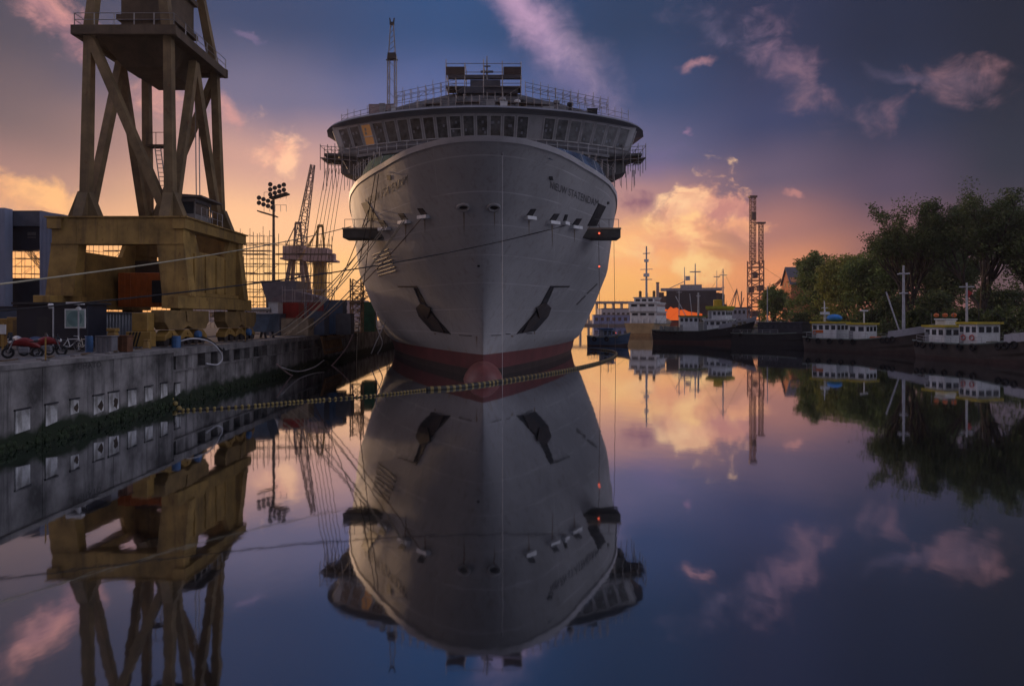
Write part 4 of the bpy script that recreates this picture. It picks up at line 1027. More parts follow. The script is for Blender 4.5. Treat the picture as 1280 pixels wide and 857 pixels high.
bike('white bicycle nearest the navy office door', (-28.1, 43.6, QZ), R(8), WHITE(), False)
bike('pale bicycle with raised white handlebar beside the blue drum', (-27.15, 43.4, QZ), R(-10), mat('cream_paint', (.55, .52, .45)), False)
bike('red motorcycle with its fairing at the quay edge', (-25.9, 36.2, QZ), R(205), mat('bike_red', (.19, .015, .015), .35, 0, .3, 2), True)
bike('second red motorcycle, partly behind a thin yellow stake', (-26.0, 38.2, QZ), R(20), mat('bike_red', (.19, .015, .015)), True)
bike('silver motorcycle parked below the white notice', (-29.4, 40.5, QZ), R(160), mat('silver_paint', (.4, .41, .43), .3, .6), True)
bike('dark blue motorcycle squeezed between the red ones', (-26.9, 38.6, QZ), R(60), mat('dark_blue_bike', (.03, .05, .12), .3), True)
def stake(lab, x, y, h, z=QZ, m_=None):
    t = at('marker_stake', lab, 'stake', (x, y, z), 'thin yellow stakes on the quay')
    MB().tube([(x, y, z), (x, y, z + h)], .035, 6).build('rod', m_ or YEL(), t); MB().box((x, y, z + .03), (.25, .25, .06)).build('foot', DARK(), t)
p = P(54, 450, 34); stake('thin yellow stake at the quay edge before the red motorcycle', qx(33.6) - .25, 33.6, 1.15)
stake('thin yellow stake by the blue skip near the crane', qx(61) - .3, 61, 2.2)
crate('steel_crate', 'grey steel crate beside the bicycles', 'crate', (-24.6, 41.5, QZ + .5), (.9, .7, 1.0), STEEL(), 'crates on the quay edge')
crate('steel_crate', 'rust brown crate next to the grey steel crate', 'crate', (-24.25, 42.6, QZ + .5), (.85, .7, 1.0), RUSTY(), 'crates on the quay edge')
for k in range(5):
    m = MB(); y = 32 + k * 3.1; L_ = random.uniform(1.4, 2.6); a = random.uniform(-.3, .3)
    t = at('plank', ['long grey plank lying nearest the corner of the quay edge', 'grey plank beside the red motorcycle wheels', 'plank lying in front of the navy office', 'short plank below the two crates', 'plank lying by the yellow tapered block'][k], 'plank', (qx(y) - 1.2, y, QZ), 'planks lying on the quay edge')
    m.box((qx(y) - 1.2, y, QZ + .06), (.25, L_, .08), a).build('board', mat('grey_boards', (.22, .2, .19), .9), t); MB().box((qx(y) - 1.25, y + .4, QZ + .13), (.2, L_ * .7, .05), a + .2).build('batten', WOOD(), t)
def coil(lab, pts, r, m_, cat='hose', name='hose', g=None):
    o = MB().tube(smooth_path(pts, 8), r, 6).build(name, m_, None, smooth=True); return tag(o, lab, cat, g)
coil('white hose hanging over the quay edge beside the crane wheels', [(qx(50) - 2, 50.5, 4.1), (qx(51.5) - .8, 51.4, 4.5), (qx(53.2) - .1, 53.2, 4.1), (qx(54.5) + .15, 54.6, 3.0), (qx(54) + .2, 53.6, 2.4), (qx(52) + .15, 51.6, 2.6)], .06, mat('white_hose', (.5, .5, .52)))
coil('black hose looped over the quay edge next to the white hose', [(qx(52) - 2, 52, 4.1), (qx(53) - .6, 53, 4.5), (qx(54.6) + .15, 54.8, 3.4), (qx(55) - .3, 55.6, 3.9)], .07, BLACK())
coil('pink hose sagging in a wide loop from the quay to the fender', [P(346, 455, 66), P(365, 469, 72), P(387, 471.5, 79), P(410, 461, 86), P(432, 436, 92), P(441, 418, 95)], .075, mat('pink_hose', (.42, .28, .27)))
coil('pale hose sagging just inside the pink hose', [P(352, 459, 66), P(372, 464, 72), P(392, 459, 79), P(405, 450, 86)], .065, mat('pale_hose', (.42, .40, .40)))
# timber fender at the quay end
tf = at('timber_fender', 'rusty orange timber fender piles at the end of the quay', 'fender', (qx(93), 93, 0))
for k in range(9):
    y = 86 + k * 1.25; MB().tube([(qx(y) + .9, y - .5, 1.5), (qx(y) + .25, y, 3.75)], .16, 8).build('pile', mat('orange_timber', (.22, .115, .05), .9, 0, .4, .8, .6), tf)
for z in (2.0, 3.4): MB().beam((qx(85.5) + .75, 85.5, z), (qx(97) + .75, 97, z), .25, .35).build('waling', WOOD(), tf)

# ------------------------------------------------------------------ background yard left of the ship
fm = at('floodlight_mast', 'tall floodlight mast with two curved banks of lamps', 'floodlight mast', (P(342, 400, 122).x, 122, QZ))
fx = P(342, 400, 122).x
MB().tube([(fx, 122, QZ), (fx, 122, 27.5)], .36, 10, .2).build('pole', mat('mast_brown', (.13, .10, .08)), fm)
def bank(z, s, n, up):
    m = MB(); pts = []
    for k in range(n + 1):
        a = -1.0 + 2.0 * k / n; pts.append((fx + s * (.6 + 1.2 * math.cos(a * 1.1)) * (1 if s > 0 else 1), 122 + 1.6 * math.sin(a), z + .5 * s * a * .6))
    m = MB(); m.prism([(fx - 2.1 * (s < 0) - .5, 121, z), (fx + 2.1 * (s > 0) + .5, 121, z + up), (fx + 2.1 * (s > 0) + .5, 121, z + up + .22), (fx - 2.1 * (s < 0) - .5, 121, z + .22)], (0, 2, 0))
    b = m.build('lamp_platform', DARK(), fm)
    r_ = MB()
    for k in range(5): x = fx - 2 + k; r_.tube([(x, 122.8, z + .2), (x, 122.8, z + 1.4)], .04, 4)
    r_.tube([(fx - 2, 122.8, z + 1.4), (fx + 2, 122.8, z + 1.4)], .035, 4); r_.build('railing', SCAF(), b)
    for k in range(n):
        x = fx + (-2.2 if s < 0 else -.2) + 2.4 * (k % 4) / 3; zz = z + .7 + .9 * (k // 4) + up * ((x - fx) / 2.6)
        MB().lathe((x, 121.0, zz), [(.12, .35), (.40, -.05), (.42, -.12)], 10, 'y').build('lamp_shade', DARK(), b)
bank(27.3, 1, 9, .9); bank(25.0, -1, 8, -.9)
def dock_crane(name, lab, px, d, ztop_, body, jib_to, leg_col, legs=True, w=10):
    x = P(px, 400, d).x; t = at(name, lab, 'crane', (x, d, QZ)); zc = ztop_
    if legs:
        for s in (-1, 1):
            for dy in (-4, 4):
                MB().beam((x + s * w * .5, d + dy, QZ), (x + s * w * .18, d + dy * .4, zc), 1.2, 1.2, .9, .9).build('leg', leg_col, t)
        m = MB()
        for k in range(1, 4): z = QZ + (zc - QZ) * k / 4; h = w * (.5 - .32 * k / 4); m.beam((x - h, d - 4 + k * .6, z), (x + h, d - 4 + k * .6, z), .5); 
        for k in range(3):
            z = QZ + (zc - QZ) * (k + .2) / 4; z2 = QZ + (zc - QZ) * (k + 1) / 4; h = w * (.5 - .32 * (k + .2) / 4); h2 = w * (.5 - .32 * (k + 1) / 4)
            m.beam((x - h, d - 4, z), (x + h2, d - 3.5, z2), .35)
        m.build('bracing', leg_col, t)
    else:
        m = MB().b2((x - 1.5, d - 1.5, QZ), (x + 1.5, d + 1.5, zc)); m.build('column', leg_col, t)
    m = MB().b2((x - w * .42, d - 3, zc), (x + w * .36, d + 3, zc + w * .42)); m.b2((x - w * .5, d - 3.4, zc - .5), (x + w * .62, d + 3.4, zc)); 
    h = m.build('machinery_house', body, t)
    MB().b2((x + w * .42, d - 2, zc), (x + w * .6, d, zc + w * .22)).build('cab', body, t)
    m = MB(); zt = zc + w * 1.25
    for s in (-.14, .14): m.beam((x + s * w + w * .05, d - 1, zc + w * .4), (x + s * .6 * w + w * .05, d - 1, zt), .5); 
    m.beam((x - .09 * w + w * .05, d - 1, zt), (x + .09 * w + w * .05, d - 1, zt), .7)
    m.beam((x - w * .4, d - 1, zc + w * .4), (x, d - 1, zt), .25); m.build('gantry', leg_col, t)
    if jib_to:
        m = MB(); a = Vector((x + w * .1, d - 2, zc + 1)); b = Vector(jib_to); lattice(m, a, b, 3.0, 14, .16, 1.0)
        m.tube([(x + .05 * w, d - 1, zt), b], .07, 4); m.build('jib', leg_col, t)
    else:
        m = MB()
        for k in range(3): m.tube([(x + .05 * w, d - 1, zt), (x - w * .9 + k, d - 2, zc - 2 + k)], .07, 4)
        m.build('stay', leg_col, t)
    return t
pinkish = mat('faded_pink_paint', (.40, .27, .26), .6, 0, .2, .4)
dock_crane('dock_crane', 'distant pink dock crane with its long lattice jib raised', 372, 210, P(0, 323, 210).z, pinkish, P(391, 206, 205), mat('faded_crane_steel', (.22, .15, .13)), True, 8.6)
dock_crane('dock_crane', 'distant pink dock crane on a thick yellow column', 400, 190, P(0, 325, 190).z, pinkish, None, mat('faded_yellow_column', (.40, .24, .06)), False, 7.5)
tw = at('tower_crane', 'slim lattice tower rising behind the bridge roof', 'crane', (P(490, 400, 150).x, 150, QZ))
m = MB(); x = P(490, 400, 150).x
zt = P(0, 28, 150).z; zm = P(0, 70, 150).z
for s in (-1, 1):
    lattice(m, (x + s * .85, 150, QZ), (x + s * .75, 150, zm), .5, 40, .07)
    m.tube([(x + s * .75, 150, zm), (x + s * .3, 150, zt)], .12, 5)
for k in range(16):
    z = zm - 1 - k * 3.4; m.tube([(x - .8, 150, z), (x + .8, 150, z - 1.7)], .05, 4)
for k in range(6): z = zm + (zt - zm) * k / 6; m.tube([(x - .7 + k * .07, 150, z), (x + .7 - k * .07, 150, z + 1.0)], .06, 4)
m.build('lattice_mast', SCAF(), tw)
m = MB().b2((x - .9, 149.4, zm - .8), (x + .9, 150.6, zm + .5)); m.b2((x - 1.3, 149.8, zm - 1), (x + 1.3, 150.2, zm - .8)); m.build('machinery_house', DARK(), tw)
m = MB().beam((x - .35, 150, zt), (x - .5, 150, zt + .9), .25); m.beam((x + .35, 150, zt), (x + .5, 150, zt + .9), .25); m.b2((x - .5, 149.8, zt - .6), (x + .5, 150.2, zt)); m.build('head_sheave', DARK(), tw)

far_sc = mat('far_scaffold', (.20, .14, .11), .7)
scaffold('scaffold', 'broad tube scaffold standing behind the big crane and hall', (P(-30, 400, 150).x, 150, QZ), 30, 1, 12, 2.15, 2, 1.7, boards=(2, 4, 5, 7, 9, 10), r=.06, m=far_sc, extra=1.6, drop=.25)
scaffold('scaffold', 'tall scaffold tower beside the floodlight mast', (P(303, 400, 126).x, 126, QZ), 8, 1, 9, 2.0, 2, 1.75, boards=(3, 6, 8), r=.06, m=far_sc, extra=1.5, drop=.15)
# ship sections on the hard
def section(lab, px, d, prof, depth, m_, z0=QZ):
    x = P(px, 400, d).x; t = at('ship_section', lab, 'ship section', (x, d, z0))
    MB().prism([(x + a, d, z0 + b) for a, b in prof], (0, depth, 0)).build('shell', m_, t)
    f = MB()
    for k in range(4): f.box((x - 2 + k * 1.3, d - .06, z0 + prof[2][1] * .45), (.12, .12, prof[2][1] * .75))
    f.build('frames', DARK(), t); return t
section('grey flared block of a ship hull on the hard', 349, 112, [(-2.0, 0), (2.0, 0), (2.6, 5.2), (2.9, 8.3), (-3.1, 8.3), (-2.2, 5.4)], 6, mat('hull_block_grey', (.13, .13, .16)))
section('low grey bow block behind a scaffold near the quay end', 375, 106, [(-4.5, 0), (3, 0), (4.4, 4.3), (2.4, 5.6), (-1, 6.4), (-4.5, 5.2)], 6, mat('hull_block_mauve', (.16, .14, .17)))
scaffold('scaffold', 'pale scaffold in front of the low grey bow block', (P(353, 400, 103).x, 103, QZ), 5, 1, 4, 1.5, 1.2, 1.6, boards=(1, 2), r=.05, m=mat('pale_scaffold', (.34, .32, .34)))
def box_at(name, lab, cat, px0, px1, d, z0, z1, dep, m_, g=None):
    a = P(px0, 400, d).x; b = P(px1, 400, d).x
    return crate(name, lab, cat, ((a + b) / 2, d + dep / 2, (z0 + z1) / 2), (b - a, dep, z1 - z0), m_, g)
CG = 'containers on the far end of the quay'
box_at('shipping_container', 'tan container at the quay edge beside the blue cabins', 'container', 352, 385, 82, QZ, 6.0, 2.4, TAN(), CG)
box_at('shipping_container', 'red container standing behind the tan one', 'container', 346, 373, 88, QZ, 8.0, 2.4, RED(), CG)
box_at('site_cabin', 'small white cabin perched beside the red container', 'cabin', 336, 347, 86, 6.6, 8.0, 2, WHITE())
box_at('site_cabin', 'steel blue lower cabin carrying the small white cabin', 'cabin', 333, 349, 85.5, QZ, 6.55, 2.6, mat('steel_blue', (.12, .15, .20)))
box_at('shipping_container', 'tall blue container under the mooring ropes', 'container', 405, 428, 92, QZ, 8.4, 2.4, mat('deep_blue', (.04, .09, .17)), CG)
box_at('site_cabin', 'blue grey quay cabin nearest the tan container', 'cabin', 386, 405, 86, QZ, 6.9, 2.5, mat('cabin_blue', (.08, .11, .17)))
box_at('site_cabin', 'dark grey quay cabin with a white notice', 'cabin', 420, 438, 88, QZ, 6.6, 2.2, mat('cabin_grey', (.10, .11, .13)))
box_at('shipping_container', 'green container against the ship side', 'container', 452, 468, 108, QZ, 8.6, 2.4, GREEN(), CG)
box_at('shipping_container', 'low dark container behind the blue grey cabins', 'container', 384, 404, 96, QZ, 8.2, 2.4, mat('red_low', (.25, .03, .03)), CG)
sk = at('skip_hopper', 'blue steel skip hopper beside the crane wheels', 'skip', (P(328, 400, 72).x, 72, QZ))
x = P(328, 400, 72).x
MB().prism([(x - .8, 71, QZ + .7), (x + .7, 71, QZ + .7), (x + 1.3, 71, QZ + 2.6), (x - 1.3, 71, QZ + 2.6)], (0, 2.6, 0)).build('hopper', mat('skip_blue', (.10, .15, .22), .5, 0, .3, 1, .5, rust=.5), sk)
for a in (-.7, .7):
    MB().beam((x + a, 71.1, QZ), (x + a * .8, 71.1, QZ + .7), .2).build('leg', DARK(), sk); MB().beam((x + a, 73.4, QZ), (x + a * .8, 73.4, QZ + .7), .2).build('leg', DARK(), sk)
MB().beam((x - 1.5, 70.9, QZ + 2.65), (x + 1.5, 70.9, QZ + 2.65), .15).build('rim', mat('pale_rail', (.45, .45, .47)), sk)
pp_ = at('pipe_run', 'long pale pipe carried over the yard behind the crane', 'pipe', (P(322, 400, 78).x, 78, QZ))
a = P(308, 387, 78); b = P(338, 386.5, 78); MB().tube([a, b], .22, 8).build('pipe', mat('pale_pipe', (.42, .40, .37)), pp_)
for q in (a, b): MB().tube([(q.x, q.y, QZ), (q.x, q.y, q.z)], .12, 6).build('support', STEEL(), pp_)
gy = at('gangway_tower', 'timber coloured gangway tower between the quay and the ship', 'tower', (P(448, 400, 103).x, 103, QZ))
x = P(446, 400, 103).x; m = MB()
lattice(m, (x, 103, QZ), (x, 103, 12), 1.6, 7, .1); m.build('frame', mat('gangway_wood', (.30, .19, .10)), gy)
MB().b2((x - .9, 102, 8.2), (x + .9, 104, 8.4)).build('landing', WOOD(), gy)
m = MB(); lattice(m, (x, 103, 8.6), (P(470, 360, 106).x, 106, 11.0), .9, 6, .06); m.build('gangway', STEEL(), gy)

# ------------------------------------------------------------------ ropes
def rope(lab, p, q, s, r, m_, g='mooring ropes between ship and quay'):
    o = MB().tube(sag(p, q, s, 18), r, 5).build('mooring_rope', m_, None, smooth=True); return tag(o, lab, 'rope', g)
end = hull_pt(452, 283, .2)[0]
rope('long pale rope slanting up past the crane to the ship', P(-160, 374, 27), P(439, 283, 84), .55, .05, mat('long_pale_rope', (.42, .38, .27), .9))
rope('long black rope crossing in front of the bow', P(-160, 402, 29), hull_pt(713, 279, .1)[0], 1.05, .045, ROPED())
qpts = [(71, 1.2), (73, 1.4), (75, 1.2), (78, 1.6), (80, 1.2), (82, 1.5), (84, 1.2), (87, 1.4)]
hpts = [(466, 290), (470, 291), (486, 279), (483, 280), (510, 271), (507, 272), (534, 265), (462, 262)]
rn = ['lowest pale rope from the quay to the shell door', 'second rope up from the quay to the shell door', 'rope to the last fairlead of the bow', 'rope beside it to the last fairlead', 'rope to the middle fairlead of the bow', 'slacker rope to the middle fairlead', 'rope to the fairlead nearest the stem', 'rope running up to the dark shell opening']
for (y, i), h, l in zip(qpts, hpts, rn):
    rope('mooring ' + l, (qx(y) - i, y, QZ + .3), hull_pt(h[0], h[1], .15)[0], random.uniform(.4, 1.6), .05, ROPE() if random.random() < .5 else mat('brown_rope', (.15, .11, .09), .9))
for k in range(6):
    rope(['hanging line dropping from the wing to the blue container', 'hanging line beside the first one from the wing', 'third hanging line, closest to the lattice jib', 'fourth hanging line under the wing scaffold', 'fifth hanging line under the wing scaffold', 'hanging line nearest the hull under the wing'][k],
         (CX * 88 - 20.3 + k * .45, 88.2, 25.4), (qx(100) - 6 + k * .9, 97 - k, QZ + .3), .25, .035, mat('brown_rope', (.15, .11, .09)), 'lines hanging from the bridge wing')
for k, (a, b) in enumerate((((468, 262), (447, 420)), ((472, 216), (449, 330)), ((476, 216), (462, 300)))):
    p = hull_pt(*a, .25)[0]; q = P(b[0], b[1], p.y + 2)
    rope(['steep cable down the hull edge to the gangway tower', 'dark cable over the bulwark beside the name', 'second dark cable over the bulwark beside the name'][k], p, q, .15, .04, ROPED(), 'cables over the bulwark')
pq2 = P(750, 300, pq.y)
for k, dx in enumerate((0, 1.6)): rope(['thin line from the mooring platform down to the water', 'second thin line from the mooring platform to the water'][k], (pq2.x + dx, pq2.y + 1, pq2.z), (pq2.x + dx + .2, pq2.y + 1.2, 0), 0, .025, mat('brown_rope', (.15, .11, .09)), 'lines from the mooring platform')
pt = hull_pt(627, 190, .3)[0]
pl_ = at('plumb_line', 'thin pale plumb line hanging from the bow to the water', 'line', (pt.x, pt.y, 0))
MB().tube([(pt.x, pt.y, -.3), (pt.x, pt.y, pt.z)], .015, 5).build('line', mat('pale_line', (.6, .58, .58)), pl_); MB().lathe((pt.x, pt.y, pt.z), [(.06, -.1), (.1, 0), (.06, .1)], 8).build('fixing', STEEL(), pl_)
hk = at('hook_line', 'slack line with a steel hook hanging before the quay end', 'line', (qx(86) + 2, 86, 1))
MB().tube([P(447, 415, 86), P(446, 440, 86), P(445.5, 468, 86)], .03, 5).build('line', ROPE(), hk)
MB().torus(P(445.5, 470.5, 86), .22, .06, 'y', 12, 6).build('hook', STEEL(), hk)
for k, (a, b, d) in enumerate((((471, 402), (478, 440), 100), ((482, 395), (470, 440), 98))):
    coil(['white hose hanging against the hull below the green container', 'pale hose crossing under the ship side'][k], [P(a[0], a[1] - 15, d), P(a[0], a[1] + 5, d - 1), P(b[0], b[1] - 12, d - 2), P(b[0] - 6, b[1] + 2, d - 2)], .07, mat('white_hose', (.5, .5, .52)))
# ------------------------------------------------------------------ floating boom
bpath = smooth_path([W(222, 514), W(300, 509), (W(380, 502)), W(450, 496.5), W(500, 491.5), W(533, 487.5)], 30)
bm_ = at('floating_boom', 'floating boom of yellow floats strung from the quay wall', 'boom', tuple(bpath[0]))
MB().tube([p + Vector((0, 0, .02)) for p in bpath], .07, 6).build('rope', ROPED(), bm_, smooth=True)
acc = 0
for a, b in zip(bpath, bpath[1:]):
    acc += (b - a).length
    if acc > .30:
        acc = 0; MB().ell((b.x, b.y, .07), (.115, .115, .115), 8, 6).build('float', mat('float_yellow', (.30, .22, .07), .5, 0, .3, 2), bm_, smooth=True)
bp2 = smooth_path([W(533, 487.5), W(570, 485), W(620, 478.5), W(680, 468.5), W(720, 461), W(755, 452), W(769, 445), W(768, 440), W(752, 437.5), W(738, 436.5)], 12)
b2_ = at('floating_boom', 'thicker black and yellow floating boom curling past the bow', 'boom', tuple(bp2[0]))
MB().tube([p + Vector((0, 0, .1)) for p in bp2], .20, 8).build('hose', mat('boom_black', (.03, .03, .028), .5), b2_, smooth=True)
acc = 0; cnt = 0
for a, b in zip(bp2, bp2[1:]):
    n = max(1, int((b - a).length / .25)); u = (b - a).normalized()
    for i in range(n):
        acc += (b - a).length / n
        if acc > .62 and cnt < 95:
            acc = 0; cnt += 1; c = a.lerp(b, i / n) + Vector((0, 0, .1)); MB().tube([c - u * .14, c + u * .14], .215, 8).build('collar', mat('float_yellow', (.5, .38, .1)), b2_)
for k in range(3):
    t = at('buoy', ['yellow buoy floating just under the last white panel', 'yellow buoy beside the quay weed, second of three', 'yellow buoy hanging closest to the boom end'][k], 'buoy', (W(214 + k * 5, 508 + k * 2).x, W(0, 508 + k * 2).y, 0), 'yellow buoys at the quay wall')
    q = W(214 + k * 5, 508 + k * 2); MB().ell((q.x, q.y, .1 + .35 * (2 - k) * .6), (.17, .17, .17), 10, 8).build('float', mat('float_yellow', (.5, .38, .1)), t, smooth=True)
    MB().tube([(q.x, q.y, .1), (q.x, q.y, 1.1)], .02, 4).build('rope', ROPED(), t)

# ------------------------------------------------------------------ far bank and shore
bank_pts = [(72, 60), (74, 130), (82, 200), (92, 262), (120, 318), (128, 470), (600, 470), (600, 60)]
eb = MB().prism([(x, y, -2) for x, y in bank_pts], (0, 0, 3.6)); tag(eb.build('bank_ground', mat('bank_soil', (.045, .045, .035), .95, 0, .5, .4, 0, bump=.4)), 'dark earth bank under the trees', kind='structure')
fs = MB().b2((-1500, 560, -2), (1500, 1600, 1.6)); tag(fs.build('far_shore', mat('shore_ground', (.12, .11, .11), .9)), 'flat far shore of the harbour', kind='structure')
def building(name, lab, px0, px1, d, ztop_, dep, m_, win=8, z0=1.6, roof=None, floors=1, wm_=None):
    a = P(px0, 400, d).x; b = P(px1, 400, d).x; t = at(name, lab, 'building', ((a + b) / 2, d, z0))
    MB().b2((a, d, z0), (b, d + dep, ztop_)).build('wall', m_, t)
    MB().b2((a - .4, d - .4, ztop_ + .003), (b + .4, d + dep + .4, ztop_ + .6)).build('roof', roof or STEEL(), t)
    for f in range(floors):
        h = (ztop_ - z0) / floors
        for k in range(win):
            w = (b - a) / win; x = a + (k + .5) * w; zc = z0 + (f + .55) * h
            MB().box((x, d - .05, zc), (w * .55, .12, h * .4)).build('window', wm_ or GLASS(), t)
    return t
pale = mat('far_wall_pale', (.42, .42, .48), .7, 0, .15, .05, .2)
building('warehouse', 'long pale warehouse across the water behind the white ship', 752, 812, 575, P(0, 386, 575).z, 30, pale, 10)
building('warehouse', 'low blue warehouse on the far shore at the waterline', 742, 800, 562, P(0, 394, 562).z, 10, mat('far_wall_blue', (.16, .22, .42)), 8)
building('warehouse', 'pale harbour building between the grey ship and the lattice tower', 911, 938, 420, P(0, 385, 420).z, 20, pale, 5, floors=2)
building('warehouse', 'far lilac building glimpsed between the cranes and the hull', 404, 452, 440, P(0, 376, 440).z, 20, mat('far_wall_lilac', (.36, .32, .38)), 6, floors=3, z0=QZ)
building('warehouse', 'wide hazy shed far behind the quay containers', 240, 360, 424, P(0, 386, 424).z, 20, pale, 12, z0=QZ)
vd = at('viaduct', 'distant road viaduct on slim piers over the far shore', 'viaduct', (P(790, 400, 640).x, 640, 1.6))
a = P(700, 400, 640).x; b = P(835, 400, 640).x; z = P(0, 379.5, 640).z
MB().b2((a, 640, z), (b, 650, z + 2.2)).build('deck', mat('viaduct_concrete', (.32, .30, .32)), vd)
for k in range(13): x = a + (b - a) * (k + .5) / 13; MB().b2((x - .8, 641, 1.6), (x + .8, 649, z)).build('pier', mat('viaduct_concrete', (.3, .3, .3)), vd)
m = MB()
for k in range(30): x = a + (b - a) * k / 29; m.tube([(x, 640, z + 2.2), (x, 640, z + 4.0)], .1, 4)
m.build('railing', STEEL(), vd)
ch = at('chimney', 'slim distant chimney beside the grey ship', 'chimney', (P(822, 400, 600).x, 600, 1.6))
MB().tube([(P(822, 400, 600).x, 600, 1.6), (P(822, 400, 600).x, 600, P(0, 354, 600).z)], 1.9, 12, 1.3).build('stack', mat('chimney_brick', (.30, .22, .22)), ch); MB().lathe((P(822, 400, 600).x, 600, P(0, 354, 600).z), [(1.6, 0), (1.6, .9)], 12).build('rim', DARK(), ch)
for k, (px, tx, ty) in enumerate(((916, 921, 361), (926, 927, 364))):
    t = at('derrick', ['far shear-legs derrick with two leaning booms', 'second far derrick, a single mast by the pale building'][k], 'derrick', (P(px, 400, 520).x, 520, 0))
    top = P(tx, ty, 520); m = MB()
    if k == 0:
        for q in (910, 917, 928): m.tube([P(q, 398, 520), top], .35, 5)
        m.tube([top, P(912, 382, 520)], .2, 4)
    else:
        m.tube([P(926, 400, 520), top], .5, 5); m.tube([P(926, 386, 520), P(930, 372, 520)], .3, 4)
    m.build('boom', mat('far_derrick', (.2, .14, .13)), t); MB().b2((P(px - 4, 400, 520).x, 518, 0), (P(px + 6, 400, 520).x, 524, 4)).build('base', STEEL(), t)
br = at('brick_house', 'steep gabled brick house glowing orange behind the small tree', 'house', (P(985, 400, 300).x, 300, 1.6))
x = P(976, 400, 300).x; m = MB()
w_, L_ = 11.5, 16; zE, zR = P(0, 352, 300).z, P(0, 334, 300).z
x = P(989, 400, 300).x
vs = lambda u, v, z: (x + u * .05 + v, 300 + u + v * .05, z)
def hprism(poly): return [vs(u, 0, z) for u, z in poly]
gd = Vector(vs(0, L_, 0)) - Vector(vs(0, 0, 0))
m.prism(hprism([(0, 1.6), (w_, 1.6), (w_, zE), (w_ / 2, zR), (0, zE)]), gd); m.build('wall', mat('warm_brick', (.52, .20, .09), .9, 0, .3, .5), br)
m = MB()
for s0, s1 in (((-.6, zE - 1.4), (w_ / 2, zR + .15)), ((w_ + .6, zE - 1.4), (w_ / 2, zR + .15))):
    m.prism([Vector(vs(s0[0], -.8, s0[1])), Vector(vs(s1[0], -.8, s1[1])), Vector(vs(s1[0], -.8, s1[1] + .4)), Vector(vs(s0[0], -.8, s0[1] + .4))], gd * 1.1)
m.build('roof', mat('slate', (.10, .10, .13), .7), br)
for zz in (8, 14, 20):
    for u in (2.6, 7.4): m = MB(); m.prism([vs(u, -.06, zz), vs(u + 1.2, -.06, zz), vs(u + 1.2, -.06, zz + 2), vs(u, -.06, zz + 2)], (-.03, -.06, 0)); m.build('window', GLASS(), br)
# tall red lattice tower
lt = at('lattice_tower', 'tall reddish lattice crane tower across the harbour', 'crane', (P(944, 400, 380).x, 380, 1.6))
rm_ = mat('tower_red', (.33, .15, .10), .6, 0, .3, .5, .3); x = P(944.5, 400, 380).x
m = MB(); lattice(m, (x, 380, 1.6), (x, 380, P(0, 326, 380).z), 6.6, 10, .38); m.build('tower', rm_, lt)
m = MB(); lattice(m, (x - 1.6, 380, P(0, 330, 380).z), (x - 1.6, 380, P(0, 246, 380).z), 2.6, 26, .2); m.build('mast', rm_, lt)
m = MB(); lattice(m, (x + 2.6, 379, P(0, 330, 380).z), (x + 2.6, 379, P(0, 280, 380).z), 2.0, 14, .18); m.build('mast', rm_, lt)
m = MB()
for px, py, w in ((938, 362, 3), (950, 360, 2.6), (944, 392, 5), (943, 344, 2.5)): q = P(px, py, 378); m.box(q, (w, 3, 3.2))
m.box((x - 1.6, 380, P(0, 246, 380).z), (4.2, 3, 1.0)); m.box((x + 2.6, 379, P(0, 279, 380).z), (4.6, 2.4, .9)); m.box((x - 1.6, 379, P(0, 270, 380).z), (2.4, 2.4, 4)); m.build('machinery_house', mat('tower_dark', (.16, .09, .08)), lt)
m = MB(); lattice(m, P(951, 376, 378), P(977, 349, 360), 2.0, 12, .18, .8); m.tube([P(948, 330, 379), P(977, 349, 360)], .08, 4); m.build('jib', rm_, lt)

